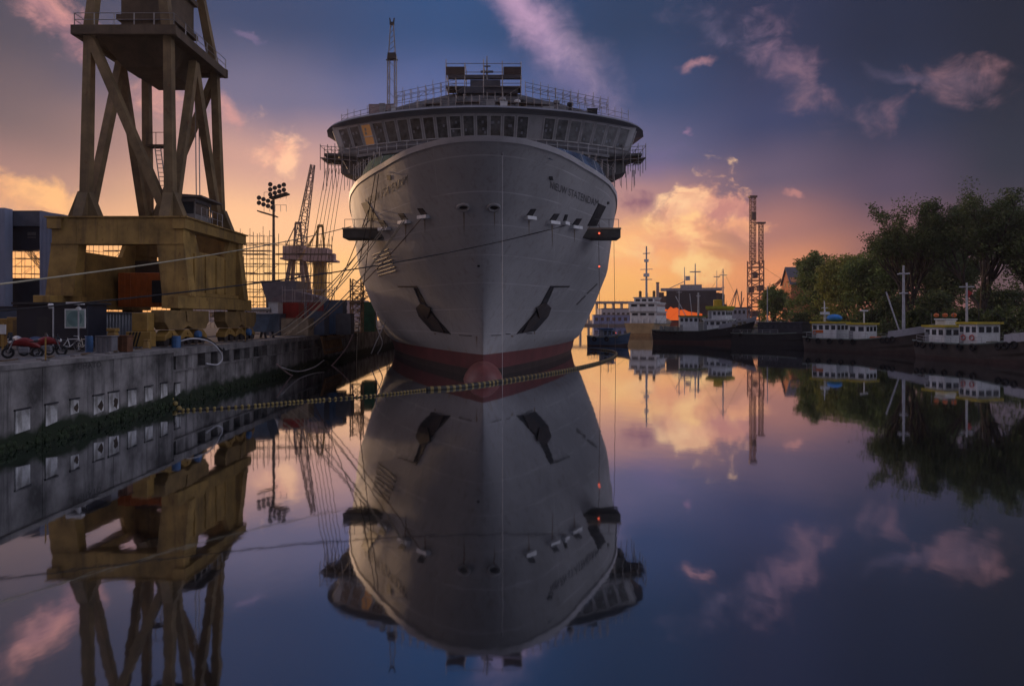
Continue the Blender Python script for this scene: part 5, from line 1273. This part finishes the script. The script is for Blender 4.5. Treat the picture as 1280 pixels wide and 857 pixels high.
# ------------------------------------------------------------------ boats
def boat(name, lab, cat, stern, rz, Ln, B, fb, bowz, hullm, houses, masts=(), tyres=(), bot=None, bulw=None, deckm=None, fore=.72, mast_m=None, extras=None):
    t = thing(name, lab, cat, (stern[0], stern[1], 0), None, R(rz))
    dz = lambda u: fb + (bowz - fb) * max(0, (u - .45) / .55) ** 1.8 + .25 * max(0, (.15 - u) / .15)
    def hb(u, k):                                # half breadth, k 0 at keel 1 at deck
        f = 1.0 if u < .55 else max(0, 1 - ((u - .55) / .45) ** (2.2 if k > .5 else 1.7))
        s = .82 + .18 * min(1, u / .12)
        return B / 2 * f * s * (.72 + .28 * k)
    nu = 26; ks = [(-.7, 0), (.0, .35), (.45, .6), (1.0, 1.0)]
    def sec(u, k):
        z = -.7 + (dz(u) + .7) * k; x = Ln * u * (1 if u < .9 else 1) + (k - .5) * .09 * Ln * max(0, (u - .7) / .3)
        return x, hb(u, k), z
    def rows(k0, k1, n, o=0.0):
        g = []
        for i in range(n + 1):
            k = k0 + (k1 - k0) * i / n; a = [sec(j / nu, k) for j in range(nu + 1)]
            g.append([(p[0], -p[1] - o, p[2]) for p in reversed(a)] + [(p[0], p[1] + o, p[2]) for p in a] + [(a[-1][0], -a[-1][1] - o, a[-1][2])] if False else [(p[0], -p[1] - o, p[2]) for p in a][::1] + [(p[0], p[1] + o, p[2]) for p in reversed(a)] + [(a[0][0], -a[0][1] - o, a[0][2])])
        return g
    kb_ = .36
    ho = MB().grid(rows(kb_, 1, 6)).build('hull', hullm, t, smooth=False)
    MB().grid(rows(0, kb_, 2)).build('boot_topping', bot or mat('boat_red', (.06, .034, .03), .7, 0, .4, .8, .5), t)
    g = [[sec(j / nu, 1)[0], -sec(j / nu, 1)[1] + .06, sec(j / nu, 1)[2] - .45] for j in range(nu + 1)]; g2 = [[p[0], -p[1], p[2]] for p in g]
    MB().grid([g, g2]).build('deck', deckm or mat('boat_deck', (.07, .12, .09), .8, 0, .4, 1), t)
    m = MB(); 
    for sgn in (-1, 1):
        m.tube([(sec(j / nu, 1)[0], sgn * sec(j / nu, 1)[1], sec(j / nu, 1)[2]) for j in range(nu + 1)], .13, 5)
    m.build('rubbing_rail', mat('rail_green', (.14, .17, .15)), t)
    if bulw:
        m = MB()
        for sgn in (-1, 1):
            a = [sec(fore + (1 - fore) * j / 10, 1) for j in range(11)]
            m.grid([[(p[0], sgn * (p[1] + .05), p[2] - .2) for p in a], [(p[0] + .25, sgn * (p[1] + .22), p[2] + .95) for p in a]])
        m.build('bulwark', bulw, t, solid=.08)
    for hx0, hx1, hw, z0, z1, hm, rfm, nw in houses:
        m = MB().b2((hx0 * Ln, -hw / 2, z0), (hx1 * Ln, hw / 2, z1)); h = m.build('wheelhouse', hm, t, bevel=.05)
        MB().b2((hx0 * Ln - .3, -hw / 2 - .3, z1 + .003), (hx1 * Ln + .3, hw / 2 + .3, z1 + .32)).build('roof', rfm, h)
        for sgn in (-1, 1):
            for k in range(nw):
                w = (hx1 - hx0) * Ln / nw; MB().box((hx0 * Ln + (k + .5) * w, sgn * (hw / 2 + .01), z1 - .75), (w * .62, .06, .8)).build('window', GLASS(), h)
        for e, xx in ((-1, hx0 * Ln), (1, hx1 * Ln)):
            for k in range(3): MB().box((xx + e * .01, (-1 + k) * hw / 3.2, z1 - .75), (.06, hw / 4.6, .8)).build('window', GLASS(), h)
        MB().box((hx0 * Ln + .5, -hw / 2 - .02, z0 + 1.0), (.75, .06, 1.9)).build('door', mat('boat_door', (.25, .26, .28)), h)
    for u, y, z0, z1, r_, arms in masts:
        m = MB().tube([(u * Ln, y, z0), (u * Ln, y, z1)], r_, 8, r_ * .6)
        for az, aw in arms: m.tube([(u * Ln, y - aw, az), (u * Ln, y + aw, az)], r_ * .4, 5); m.tube([(u * Ln - aw * .8, y, az), (u * Ln + aw * .8, y, az)], r_ * .4, 5)
        m.build('mast', mast_m or mat('mast_grey', (.45, .46, .50)), t)
    m = MB()
    for hx0, hx1, hw, z0, z1, hm, rfm, nw in houses[-1:]:
        for k in range(4): xx = (hx0 + (hx1 - hx0) * random.random()) * Ln; yy = random.uniform(-.4, .4) * hw; m.tube([(xx, yy, z1 + .2), (xx, yy, z1 + random.uniform(1.2, 3.2))], .03, 4)
    for u, y, z0, z1, r_, arms in masts:
        if u < .9 and z1 < 20: m.tube([(u * Ln, y, z1 - .4), (min(.97, u + .4) * Ln, 0, dz(min(.97, u + .4)) + .4)], .022, 4); m.tube([(u * Ln, y, z1 - .4), (max(.02, u - .4) * Ln, 0, dz(max(.02, u - .4)) + (.5 if u > .6 else 1.5))], .022, 4)
    if m.v: m.build('rigging', DARK(), t)
    if houses and Ln < 30:
        m = MB(); ub = max(h_[1] for h_ in houses) + .04
        for k in range(9):
            xx = random.uniform(ub, ub + .12) * Ln; m.box((xx, random.uniform(-.35, .35) * B, dz(xx / Ln) - .15), (random.uniform(.3, .9), random.uniform(.3, .9), random.uniform(.4, 1.0)), random.random() * 3)
        m.build('deck_boxes', mat('deck_box_mix', (.20, .17, .12), .8, 0, .6, .8, .4), t)
        m = MB()
        for k in range(5): m.torus((.035 * Ln + .25 * k, random.uniform(-.25, .25) * B, fb - .2), .35, .09, 'z', 12, 5)
        m.build('rope_coils', ROPE(), t)
    for u in tyres:
        for sgn in (-1, 1):
            x, b, z = sec(u, .86); MB().torus((x, sgn * (b + .18), z), .38, .17, 'y', 12, 6).build('tyre_fender', BLACK(), t)
    m = MB(); pts = []
    for sgn in (-1, 1):
        pts = [(sec(j / nu, 1)[0], sgn * (sec(j / nu, 1)[1] - .15), sec(j / nu, 1)[2]) for j in range(1, 17, 2)]
        for p in pts: m.tube([p, (p[0], p[1], p[2] + .9)], .03, 4)
        for h in (.45, .9): m.tube([(p[0], p[1], p[2] + h) for p in pts], .025, 4)
    m.build('guard_rail', mat('pale_rail', (.45, .45, .47)), t)
    if extras: extras(t, Ln, B, fb, sec)
    return t
BH = mat('boat_black', (.018, .018, .022), .5, 0, .4, .6, .4, (.06, .04, .03))
BB_ = mat('boat_brown', (.065, .05, .043), .65, 0, .4, .6, .6, (.05, .03, .02), rust=.4)
WH = WHITE(); YR = mat('yellow_roof_edge', (.50, .38, .03), .5); GYB = mat('grey_bulwark', (.42, .42, .46), .5, 0, .2, .5, .4)
def funnel(c, r, h, m_=None): return MB().lathe(c, [(r, 0), (r, h), (r * .8, h + .1)], 12)
def exC(t, Ln, B, fb, sec):
    MB().ell((4.9, 0, 6.1), (1.5, 1.1, .7), 12, 8).build('dinghy', mat('dinghy_blue', (.03, .22, .60), .4), t, smooth=True)
    m = MB().tube([(3.0, 0, 5.3), (2.9, 0, 9.2)], .22, 6, .06); m.box((3.0, 0, 7.0), (.9, 1.6, .5)); m.tube([(2.95, -1, 8), (2.95, 1, 8)], .05, 4); m.build('radar_mast', WH, t)
    m = MB().tube([(10.6, 0, 5.1), (10.6, 0, 7.4)], .12, 6); m.box((10.6, 0, 7.4), (.4, 2.0, .25)); m.build('radar', WH, t)
    m = MB().tube([(17.0, 0, 3.4), (14.9, -.6, 10.6)], .12, 6); m.build('derrick_boom', mat('mast_grey', (.4, .4, .4)), t)
    m = MB()
    for k in range(7): m.ell((13.0 + k * .3, -1.9 + random.random() * .5, 2.6), (.3, .3, .3), 8, 6)
    m.build('net_pile', mat('net_orange', (.45, .13, .05), .9), t)
    m = MB().box((3.2, -1.95, 3.6), (1.4, .1, .5)); m.torus((2.2, -1.98, 3.4), .32, .08, 'y', 14, 6); m.build('lifebuoy', mat('buoy_orange', (.6, .14, .03)), t)
boat('workboat', 'low brown workboat with two white cabins and a blue dinghy on its roof', 'workboat', (57.3, 131), -58, 22.5, 6, 2.3, 4.4, BB_,
     [(.07, .29, 3.8, 1.9, 5.1, WH, YR, 4), (.39, .53, 3.6, 1.9, 4.9, WH, YR, 2)], [(.78, 0, 3.2, 15, .28, ((13.6, 1.3), (10.3, .9)))], (.06, .16, .26, .36, .46, .69, .72, .75), bulw=GYB, extras=exC)
def exD(t, Ln, B, fb, sec):
    m = MB().box((3.8, 0, 5.4), (2.0, 1.8, .7)); m.box((3.8, 0, 5.9), (1.6, 2.6, .2)); m.build('roof_box', WH, t)
    for k in range(3): MB().ell((3.0 + k * .8, -.9 + .8 * k, 6.5), (.38, .38, .32), 8, 6).build('roof_buoy', mat('buoy_orange', (.6, .14, .03)), t)
    m = MB().tube([(2.6, -1.4, 5.0), (2.6, -1.4, 6.9)], .05, 4); m.tube([(4.8, .4, 6.2), (4.8, .4, 6.9)], .05, 4); m.build('roof_post', STEEL(), t)
    for k, x in enumerate((9.2, 10.7)): MB().torus((x, -1.98, 3.3), .36, .09, 'y', 14, 6).build('lifebuoy', mat('buoy_red_white', (.5, .12, .10)), t)
    MB().prism([(7.9, -.0, 9), (7.9, 0, 10.2), (8.7, 0, 9.7)], (0, .03, 0)).build('pennant', mat('flag_red', (.35, .03, .03)), t)
boat('workboat', 'dark workboat with orange buoys on its cabin roof at the frame edge', 'workboat', (65.0, 107), -81, 23, 6, 2.4, 4.3, mat('boat_dark_brown', (.06, .048, .042), .65, 0, .4, .6, .6, (.04, .03, .02)),
     [(.08, .25, 3.9, 2.0, 4.7, WH, YR, 3), (.36, .50, 3.7, 2.0, 5.2, WH, YR, 3)], [(.335, 0, 2, 11.2, .2, ((10.6, 1.2),)), (.84, 0, 3.4, 10.4, .2, ((10.0, 1.1), (7.4, .7)))], (.05, .12, .2, .3, .42, .52, .69, .73, .77), bulw=GYB, extras=exD)
def exA(t, Ln, B, fb, sec):
    m = funnel((16.0, 0, 9.01), 1.1, 1.5); m.build('funnel', mat('funnel_yellow', (.55, .36, .03)), t); 
    MB().b2((14.0, -2.9, 8.33), (19.2, 2.9, 9.0)).build('roof_edge', mat('yellow_green_roof', (.42, .40, .03), .5), t)
    m = MB().tube([(9.8, 0, 3), (8.8, 0, 12.2)], .1, 5); m.tube([(9.6, 0, 3.4), (5.4, -.8, 11.6)], .1, 5); m.build('derrick_boom', mat('mast_grey', (.4, .4, .4)), t)
    m = MB()
    for k in range(16): m.box((1.2 + k * .45, -1.8 + random.random() * 2.5, 3.2 + random.random() * .5), (.6, .6, .7 + random.random() * .6), random.random())
    m.build('deck_gear', mat('gear_grey', (.22, .22, .2)), t)
boat('tug', 'black tug with a grey bow, white house and yellow green roofs', 'tug', (37.4, 176), -37, 24, 7.5, 2.9, 5.6, BH,
     [(.30, .50, 5.0, 2.5, 6.4, WH, mat('green_roof', (.10, .20, .03)), 4), (.56, .80, 5.4, 3.2, 5.6, WH, WH, 4), (.60, .78, 4.6, 5.8, 8.0, WH, YR, 4)], [(.25, 0, 3, 13.5, .16, ((12.6, .9),)), (.46, 0, 3, 12.4, .34, ((11.6, .6),)), (.72, 0, 8, 18, .2, ((16.5, 1.2), (13.5, .6)))], (.04, .1, .16, .22, .28, .34), bulw=GYB, extras=exA, bot=mat('tug_red', (.08, .035, .032)))
def exB(t, Ln, B, fb, sec):
    MB().b2((8.5, -2.8, 2.6), (18.5, 2.8, 5.0)).build('deckhouse', NAVY(), t, bevel=.05); m = MB().b2((8.2, -3, 5.01), (18.8, 3, 5.2)); m.build('roof', mat('barge_roof', (.05, .055, .08), .4), t)
    for k in range(7): MB().box((9.4 + k * 1.35, -2.82, 4.1), (.7, .06, .7)).build('window', GLASS(), t)
    m = MB()
    for k in range(22): m.box((1 + random.random() * 6.5, -2 + random.random() * 4, 2.7 + random.random() * .5), (.4 + random.random(), .4 + random.random(), .5 + random.random() * .8), random.random() * 3)
    m.build('deck_gear', mat('gear_pale', (.30, .28, .22)), t)
boat('barge', 'long dark barge with a flat navy deckhouse and slim pale pole', 'barge', (52.5, 166), -42, 23, 6.5, 2.5, 3.4, BH, [], [(.42, 0, 3, 13.6, .16, ()), (.97, 0, 3, 10, .12, ())], (.08, .2), extras=exB, bot=BH)
def exF(t, Ln, B, fb, sec):
    for k in range(5):
        MB().beam((5.5, -4 + k * 2, 4.2), (7.0, -4 + k * 2, 8.6), .25).build('stanchion', WH, t)
    m = MB()
    for s in (-2.4, 2.4): m.lathe((12, s, 13.3), [(.5, 0), (.5, 2.2), (.35, 2.3)], 10)
    m.build('funnel', mat('funnel_dark', (.2, .13, .06)), t)
    m = MB().box((11, 0, 21), (1.2, 1.8, 1.1)); m.box((11, 0, 26), (1.0, 1.4, .9)); m.tube([(11, -2.2, 23), (11, 2.2, 23)], .12, 5); m.build('radar', WH, t)
boat('patrol_ship', 'white harbour ship with a tan hull seen from astern', 'ship', (42.0, 226), 66, 38, 12.0, 4.2, 6.5, mat('tan_hull', (.42, .28, .13), .6, 0, .25, .4, .3), [(.16, .60, 9.0, 4.0, 8.2, WH, WH, 10), (.14, .52, 9.4, 8.4, 11.2, WH, WH, 9), (.2, .46, 7.0, 11.4, 13.0, WH, mat('pale_pipe', (.4, .4, .4)), 8)],
     [(.29, 0, 13, 31, .4, ((28.5, 1.2), (19.5, 2.0)))], (), extras=exF, bot=mat('tan_hull_low', (.30, .17, .07)), deckm=mat('tan_deck', (.25, .2, .14)))
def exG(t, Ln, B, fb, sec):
    MB().prism([(-.4, y_, z_) for y_, z_ in ((13.4, 5.2), (13.4, 9.0), (12.2, 10.6), (10.8, 10.2), (9.4, 11.6), (8.2, 10.7), (6.6, 11.2), (5.0, 10.0), (3.2, 10.3), (1.0, 9.2), (-2.0, 8.8), (-5.0, 8.2), (-5.0, 5.2))], (.3, 0, 0)).build('stern_glow_panel', emis('painted_orange_glow', (1, .15, .02), .5), t)  # added glowing panel, standing in for sunlight on the orange hull
    dm = mat('grey_ship_dark', (.05, .05, .065), .6, 0, .3, .1, .5)
    MB().b2((3, -11.5, 12.2), (24, 11.5, 19.3)).build('superstructure', dm, t); MB().b2((4, -14.2, 19.31), (9, 14.2, 20.6)).build('bridge_wing', mat('grey_ship_pale', (.34, .34, .38)), t)
    MB().b2((4.5, -5, 20.61), (14, 5, 22.2)).build('monkey_island', mat('grey_ship_pale', (.3, .3, .3)), t)
    m = MB()
    for k in range(46): m.box((26 + random.random() * 60, random.choice((-1, 1)) * (10 + random.random() * 6), 11.5 + random.random() * 5.5), (3 + random.random() * 4, 2.5, 3 + random.random() * 4))
    m.b2((24.1, -16, 12.2), (96, 16, 14.5)); m.build('deck_cargo', mat('cargo_brown', (.10, .075, .07)), t)
    m = MB().tube([(8, -2, 22), (8, -2, 32.5)], .4, 6, .2); m.tube([(9, 3.0, 22), (9, 3.0, 31)], .3, 6, .15); m.box((8, -2, 28.5), (.6, 5, .5)); m.box((9, 1.5, 25.5), (2, 2.2, 2)); m.tube([(8, 3, 24), (20, 13, 20)], .2, 5); m.tube([(8, -12, 20.5), (8, -12, 29)], .25, 5, .1); m.box((8, -12, 26), (.4, 3, .4)); m.build('mast', mat('mast_grey', (.4, .4, .4)), t)
boat('cargo_ship', 'huge grey cargo ship with an added orange glow panel at the stern', 'ship', (84.5, 322), 76, 112, 34, 12.6, 15, mat('cargo_hull_dark', (.07, .05, .05), .6, 0, .3, .1, .5), [], [], (), extras=exG, bot=mat('hull_low_red', (.22, .05, .03)))
boat('small_boat', 'small blue boat mostly hidden behind the cruise ship hull', 'boat', (17.0, 152), -20, 9, 3.4, 1.9, 2.9, mat('boat_blue', (.05, .09, .16), .5), [(.3, .62, 2.4, 1.6, 3.6, mat('boat_cabin_blue', (.16, .22, .32)), BLUE(), 3)], [(.5, 0, 3.6, 6, .06, ())], (.2, .5))
warn('red warning light on the small blue boat', (22.4, 147.2, 2.9))

# ------------------------------------------------------------------ trees
def leaf_mat(name, c):
    m = bpy.data.materials.new(name); m.use_nodes = True; t = m.node_tree; b = t.nodes['Principled BSDF']
    g = t.nodes.new('ShaderNodeNewGeometry'); r = t.nodes.new('ShaderNodeValToRGB')
    r.color_ramp.elements[0].color = tuple(x * .55 for x in c) + (1,); r.color_ramp.elements[1].color = tuple(x * 1.5 for x in c) + (1,)
    t.links.new(g.outputs['Random Per Island'], r.inputs[0]); t.links.new(r.outputs[0], b.inputs['Base Color'])
    b.inputs['Roughness'].default_value = .6; b.inputs['Specular IOR Level'].default_value = .2
    tr = t.nodes.new('ShaderNodeBsdfTranslucent'); t.links.new(r.outputs[0], tr.inputs[0])
    mx = t.nodes.new('ShaderNodeMixShader'); mx.inputs[0].default_value = .3
    t.links.new(b.outputs[0], mx.inputs[1]); t.links.new(tr.outputs[0], mx.inputs[2]); t.links.new(mx.outputs[0], t.nodes['Material Output'].inputs[0]); return m
BARK = mat('dark_bark', (.045, .036, .03), .95, 0, .4, 1.5, bump=.5)
def make_tree(lab, loc, H, Rc, trunk_h, leafs, lm, seed, airy=.5, lsz=.5, dens=170, cat='tree', low=.3, name='tree'):
    rnd = random.Random(seed); nr = np.random.default_rng(seed)
    t = thing(name, lab, cat, loc); mb = MB(); tips = []
    r0 = H * .021 + .12
    def limb(p, d, L_, r, depth):
        n = 5; pts = [p]; q = Vector(p); dd = Vector(d)
        for i in range(n):
            dd = (dd + Vector((rnd.uniform(-.22, .22), rnd.uniform(-.22, .22), rnd.uniform(-.02, .16)))).normalized(); q = q + dd * (L_ / n); pts.append(q.copy())
        mb.tube(pts, r, 6 if depth < 2 else 4, r * .5, cap=False)
        if depth >= (3 if airy > .5 else 2):
            for q in pts[3 if airy > .5 else 2:]: tips.append((q, L_))
        if depth < 3:
            kb = rnd.randint(3, 4) if depth < 2 else 3
            for k in range(kb):
                u = rnd.uniform(.45, 1.0); base = pts[min(n, int(u * n))]
                a = rnd.uniform(0, 6.28); sp = rnd.uniform(.35, .85)
                nd = (dd + Vector((math.cos(a) * sp, math.sin(a) * sp, rnd.uniform(-.15, .35)))).normalized()
                limb(base, nd, L_ * rnd.uniform(.55, .75), r * .5, depth + 1)
    top = Vector((rnd.uniform(-.4, .4), rnd.uniform(-.4, .4), trunk_h))
    mb.tube([(0, 0, -.4), (.05, .05, trunk_h * .4), top], r0 * 1.25, 9, r0 * .85, cap=False)
    nl = 7
    for k in range(nl):
        a = 2 * math.pi * k / nl + rnd.uniform(-.3, .3); lean = rnd.uniform(.25, .95) * (Rc / (H - trunk_h)) * 1.25
        d = Vector((math.cos(a) * lean, math.sin(a) * lean, 1)).normalized()
        limb(top - Vector((0, 0, rnd.uniform(0, trunk_h * .35))), d, (H - trunk_h) * rnd.uniform(.46, .6), r0 * .55, 0)
    # leaf clumps: on the limb tips and through an uneven envelope
    cl = []
    for q, L_ in tips:
        if q.z > trunk_h * .6: cl.append((q, rnd.uniform(.7, 1.6) * H / 26 * (.78 if airy > .5 else 1)))
    ne = int(dens * (1 - airy))
    ph = [rnd.uniform(0, 6.28) for _ in range(4)]
    for _ in range(ne):
        a = rnd.uniform(0, 6.28); zz = rnd.random(); z = trunk_h * low + (H - trunk_h * low) * zz
        env = Rc * math.sqrt(max(.03, 1 - (abs(zz - .42) / .60) ** 2.2)) * (1 + .22 * math.sin(3 * a + ph[0] + zz * 5) + .14 * math.sin(5 * a + ph[1] - zz * 9))
        rr = env * math.sqrt(rnd.uniform(.25, 1.0)); cl.append((Vector((rr * math.cos(a), rr * math.sin(a), z)), rnd.uniform(.9, 2.0) * H / 26))
    zmax = max(q.z for q, _ in cl); sc_ = min(1.0, H / zmax)
    per = max(6, leafs // len(cl)); V = []; 
    for q, s in cl:
        n = int(per * rnd.uniform(.4, 1.6)); pts = np.clip(nr.normal(0, 1, (n, 3)), -1.7, 1.7); pts *= (s * np.array([1, 1, .62]))[None, :] * (.75)
        V.append(pts + np.array(q)[None, :])
    C_ = np.concatenate(V); n = len(C_); sz = lsz * nr.uniform(.55, 1.25, (n, 1))
    ax = nr.normal(0, 1, (n, 3)); ax /= np.linalg.norm(ax, axis=1, keepdims=True); bx_ = np.cross(ax, nr.normal(0, 1, (n, 3))); bx_ /= np.linalg.norm(bx_, axis=1, keepdims=True)
    vs = np.stack([C_ - ax * sz, C_ + bx_ * sz * .5, C_ + ax * sz, C_ - bx_ * sz * .5], 1).reshape(-1, 3)
    me = bpy.data.meshes.new('crown'); me.vertices.add(len(vs)); me.vertices.foreach_set('co', vs.astype(np.float32).ravel())
    me.loops.add(4 * n); me.polygons.add(n); me.loops.foreach_set('vertex_index', np.arange(4 * n, dtype=np.int32))
    me.polygons.foreach_set('loop_start', np.arange(0, 4 * n, 4, dtype=np.int32)); me.polygons.foreach_set('loop_total', np.full(n, 4, np.int32)); me.update(); me.validate()
    me.materials.append(lm); o = bpy.data.objects.new('crown', me); col.objects.link(o); o.parent = t
    mb.build('trunk', BARK, t)
    return t
LD = leaf_mat('leaf_dark_green', (.072, .10, .038)); LM_ = leaf_mat('leaf_mid_green', (.115, .165, .048)); LY = leaf_mat('leaf_yellow_green', (.19, .21, .05))
BZ = 1.6
def tp_(px, d): return (P(px, 400, d).x, d, BZ)
make_tree('small round tree between the lattice tower and the brick house', tp_(968, 250), P(0, 362, 250).z - BZ, 5.6, 2.0, 22000, LM_, 3, .1, .42, dens=300)
make_tree('bushy mid green tree just right of the brick house', tp_(1024, 222), P(0, 322, 222).z - BZ, 8.8, 3, 46000, LM_, 11, .05, .42, dens=420, low=.1)
make_tree('broad yellow green tree between the brick house and the tall trees', tp_(1064, 200), P(0, 322, 200).z - BZ, 10, 3, 46000, LY, 17, .05, .4, dens=420, low=.1)
make_tree('dense dark tree behind the workboat with two white cabins', tp_(1106, 186), P(0, 310, 186).z - BZ, 10, 3, 40000, LM_, 19, .05, .4, dens=420, low=.1)
make_tree('tall spreading tree with an open crown, shorter of the two tall ones', tp_(1136, 145), P(0, 250, 145).z - BZ, 13, 7, 34000, LD, 23, .8, .25)
make_tree('tallest tree, with sky showing between its bare limbs', tp_(1228, 132), P(0, 228, 132).z - BZ, 15, 7.5, 40000, LD, 29, .82, .25)
make_tree('dark tree filling the gap behind the two tall trees', tp_(1182, 172), P(0, 300, 172).z - BZ, 11, 4, 40000, LD, 31, .05, .36, dens=400, low=.1)
make_tree('dark leaning tree at the frame edge behind the tallest one', tp_(1292, 128), P(0, 262, 128).z - BZ, 10.5, 6, 30000, LD, 37, .4, .3)
for k, (px, d, h, r) in enumerate(((1090, 150, 6.5, 5), (1150, 138, 6, 5), (1200, 128, 6.5, 5.5), (1252, 120, 6.5, 5.5), (1292, 112, 7, 5), (1044, 172, 6, 5), (1000, 205, 6, 5), (1120, 165, 10, 6), (1165, 160, 11, 7), (1250, 150, 12, 8))):
    make_tree(['low dark shrub behind the cabins of the brown workboat', 'low shrub under the shorter tall tree', 'low shrub behind the orange roof buoys', 'low shrub at the foot of the tallest tree', 'low shrub at the frame edge', 'yellowish shrub behind the barge deckhouse', 'shrub below the brick house', 'higher shrub behind the pale foredeck mast', 'wide shrub between the two tall trunks', 'wide high shrub behind the tallest trunk'][k],
              tp_(px, d), h, r, .8, 9000, LY if k == 5 else LD, 50 + k, .0, .3, 170, 'shrub', .1, 'shrub')

# ------------------------------------------------------------------ evening haze over the harbour
HZ = HAZE_DENSITY
if HZ > 0:
    hm_ = bpy.data.materials.new('evening_haze'); hm_.use_nodes = True; t = hm_.node_tree; t.nodes.clear()
    vo = t.nodes.new('ShaderNodeVolumePrincipled'); vo.inputs['Color'].default_value = (.92, .80, .78, 1); vo.inputs['Density'].default_value = HZ; vo.inputs['Anisotropy'].default_value = .55
    oo = t.nodes.new('ShaderNodeOutputMaterial'); t.links.new(vo.outputs[0], oo.inputs['Volume'])
    hb_ = MB().b2((-1600, -310, -4), (1600, 1700, 85)); h = hb_.build('haze', hm_); tag(h, 'thin warm evening haze over the harbour', kind='stuff')
